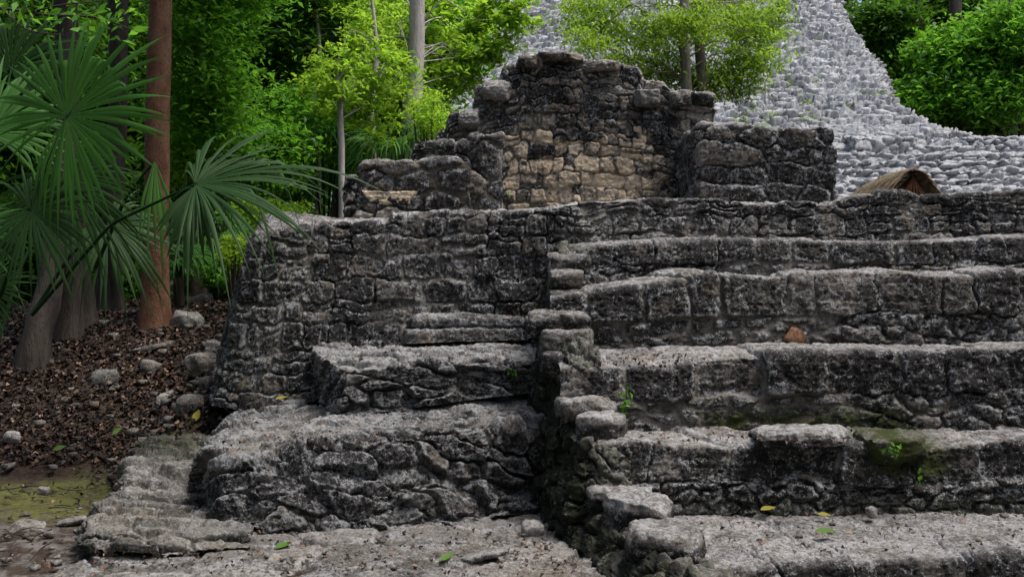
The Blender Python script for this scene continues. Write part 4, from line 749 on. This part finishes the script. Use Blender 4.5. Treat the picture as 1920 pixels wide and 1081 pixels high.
def gravel():
    rng = np.random.RandomState(12); parts = []
    cube = np.array([[x, y, z] for x in (-1, 1) for y in (-1, 1) for z in (-1, 1)], float); cf = np.array([[0, 1, 3, 2], [4, 6, 7, 5], [0, 4, 5, 1], [2, 3, 7, 6], [0, 2, 6, 4], [1, 5, 7, 3]])
    for (n, x0, x1, y0, y1, dz, sc) in ((70, -3.6, -2.5, 5.4, 7.3, 0, .012), (110, -2.4, .3, 5.5, 6.4, .03, .008), (90, -3.3, -2.2, 7.6, 9.6, None, .022), (40, .9, 3.2, 5.4, 6.1, .22, .008), (160, -6, -3, 8, 11, None, .02)):
        for _ in range(n):
            x, y = rng.uniform(x0, x1), rng.uniform(y0, y1); z = float(gz(np.array([x]), np.array([y]))[0])+.03 if dz is None or x < -2.75 else dz
            v = (cube*(.6+.7*rng.rand(8, 3)))*sc*(.4+rng.rand()**2*1.6)*np.array([1.3, 1, .7]); a = rng.rand()*6; v = v@np.array([[math.cos(a), -math.sin(a), 0], [math.sin(a), math.cos(a), 0], [0, 0, 1]]).T+[x, y, z+.01]; parts.append((v, cf))
    v, f = join(parts); o = props(mk('gravel', v, f, M_FLOOR, org=(0, 6, 0), smooth=False), 'small stone chips strewn over soil and paving', 'gravel', kind='stuff')
    tw = []
    for _ in range(90):
        x, y = rng.uniform(-5.5, -2.6), rng.uniform(5.6, 10.8); z = float(gz(np.array([x]), np.array([y]))[0])+.05; a = rng.rand()*6; L = .1+.35*rng.rand(); e = np.array([math.cos(a)*L, math.sin(a)*L, .04*rng.randn()]); p = np.array([x, y, z]); tw.append(tube([p, p+e*.5+rng.randn(3)*.02, p+e], [.005, .004, .002], 5))
    v, f = join(tw); props(mk('twigs', v, f, M_BGREY, org=(-4, 8, 0)), 'thin dry twigs lying on the soil and leaves', 'twigs', kind='stuff')
gravel()
M_YEL = leaf_mat('yellow_leaf', (.22, .19, .03), (.34, .29, .05), (.4, .35, .05), .2); M_GRL = leaf_mat('fallen_green_leaf', (.06, .13, .02), (.11, .2, .04), (.1, .2, .04), .2)
def fallen(lab, px, py, d, s, mat, rz, tilt=.25):
    n = 7; u = np.linspace(0, 1, n); wd = np.sin(np.pi*u**.8)*s*.26; V = []
    for k in range(n): V += [(u[k]*s-s/2, wd[k]+.001, .35*wd[k]+.1*s*u[k]**2), (u[k]*s-s/2, 0, .1*s*u[k]**2), (u[k]*s-s/2, -wd[k]-.001, .35*wd[k]+.1*s*u[k]**2)]
    V = np.array(V); c, s_ = math.cos(rz), math.sin(rz); V = V@np.array([[c, -s_, 0], [s_, c, 0], [0, 0, 1]]).T; V = V@np.array([[1, 0, 0], [0, math.cos(tilt), -math.sin(tilt)], [0, math.sin(tilt), math.cos(tilt)]]).T; p = Wp(px, py, d)
    Fs = []
    for k in range(n-1): a = 3*k; Fs += [[a, a+1, a+4, a+3], [a+1, a+2, a+5, a+4]]
    props(_mk('fallen_leaf', V+np.array(p)+[0, 0, .01], Fs, mat, org=p, fattrs={'lv': np.full(len(Fs), .6)}), lab, 'leaf')
fallen('yellow leaf lying at the back of the largest ledge, below the rounded wall end', 528, 749, 7.75, .10, M_YEL, .3)
fallen('green leaf at the foot of the lowest ledge, left of the little triangular stone', 532, 1026, 6.0, .11, M_GRL, .5)
fallen('folded green leaf on the floor toward the right of the ledge foot', 838, 1048, 5.7, .10, M_GRL, .8)
fallen('yellow leaf in the middle of the lowest step landing', 1545, 968, 6.0, .08, M_YEL, -.4)
fallen('long pale green leaf lying flat near the centre of the lowest landing', 1548, 1000, 5.65, .12, M_GRL, -.2)
fallen('yellow-green leaf near the back of the lowest landing at its left', 1440, 957, 6.1, .10, M_YEL, .2)
fallen('yellow-green leaf standing on edge beside the rounded brownish rock', 369, 782, 8.2, .12, M_YEL, 1.4, .8)
fallen('green leaf low on the leaf slope above the mossy patch', 112, 842, 8.6, .11, M_GRL, .3, .6)
fallen('green leaf on the kerb paving, lower of its two', 258, 908, 7.1, .10, M_GRL, .1, .4)
fallen('green leaf half way up the leaf slope at the right', 220, 810, 8.6, .1, M_GRL, .9, .7)
def weed(lab, px, py, d, h, seed, n=12):
    rng = np.random.RandomState(seed); b = V3(Wp(px, py, d)); t = empty('weed', b, lab, 'weed'); q = b+[.01, -.04, h]; v, f = tube([b, (b+q)/2+[.01, -.02, 0], q], [.004, .003, .002], 5); mk('stem', v, f, M_GRL, t)
    u = rng.rand(n); c = b+(q-b)*u[:, None]+rng.randn(n, 3)*.022; dr = rng.randn(n, 3)*.6+[0, -.5, .3]; v, f = leaf_mesh(c, .026+.12*h, rng, 1.9, 0, .5, .2, dirs=dr); mk('leaves', v, f, M_WEED, t, fattrs={'lv': .5+.5*rng.rand(n)})
M_WEED = leaf_mat('weed_leaf', (.05, .16, .015), (.12, .32, .03), (.2, .5, .04), .35)
weed('green seedling growing from the riser above the white end block', 1170, 775, 6.5, .2, 1, 16)
weed('small weed sprouting on the mossy edge block', 1672, 852, 6.05, .07, 2, 14)
weed('tiny weed in the riser below the mossy edge block', 1724, 900, 6.08, .05, 3, 7)
weed('tiny weed at the base of the square pier', 952, 372, 10.1, .06, 4, 7)
weed('small sprout on the dark corner of the middle ledge beside the stair', 1060-100, 700, 7.25, .05, 5, 6)

# unseen tree ring behind and beside the camera, added to block low sky light
rngb = np.random.RandomState(55); src = [o for o in C.objects if o.name in ('forest_tree.005', 'forest_tree.006', 'forest_tree.007')]
k = 0
for a in list(np.arange(75, 290, 18)):
    s = src[k % len(src)]; r = 13+3*rngb.rand(); c = s.copy(); C.objects.link(c); c.location = (r*math.sin(rad(a)), 5+r*math.cos(rad(a)), -.1); c.rotation_euler = (0, 0, rngb.rand()*6); c['label'] = 'unseen forest tree added behind the viewer to block low sky light'; c['group'] = 'added light-blocking trees behind the viewer'
    for ch in s.children: q = ch.copy(); C.objects.link(q); q.parent = c
    c.scale = (1.6, 1.6, 1.6); k += 1
for o in C.objects:
    if '_o' in o.keys(): del o['_o']
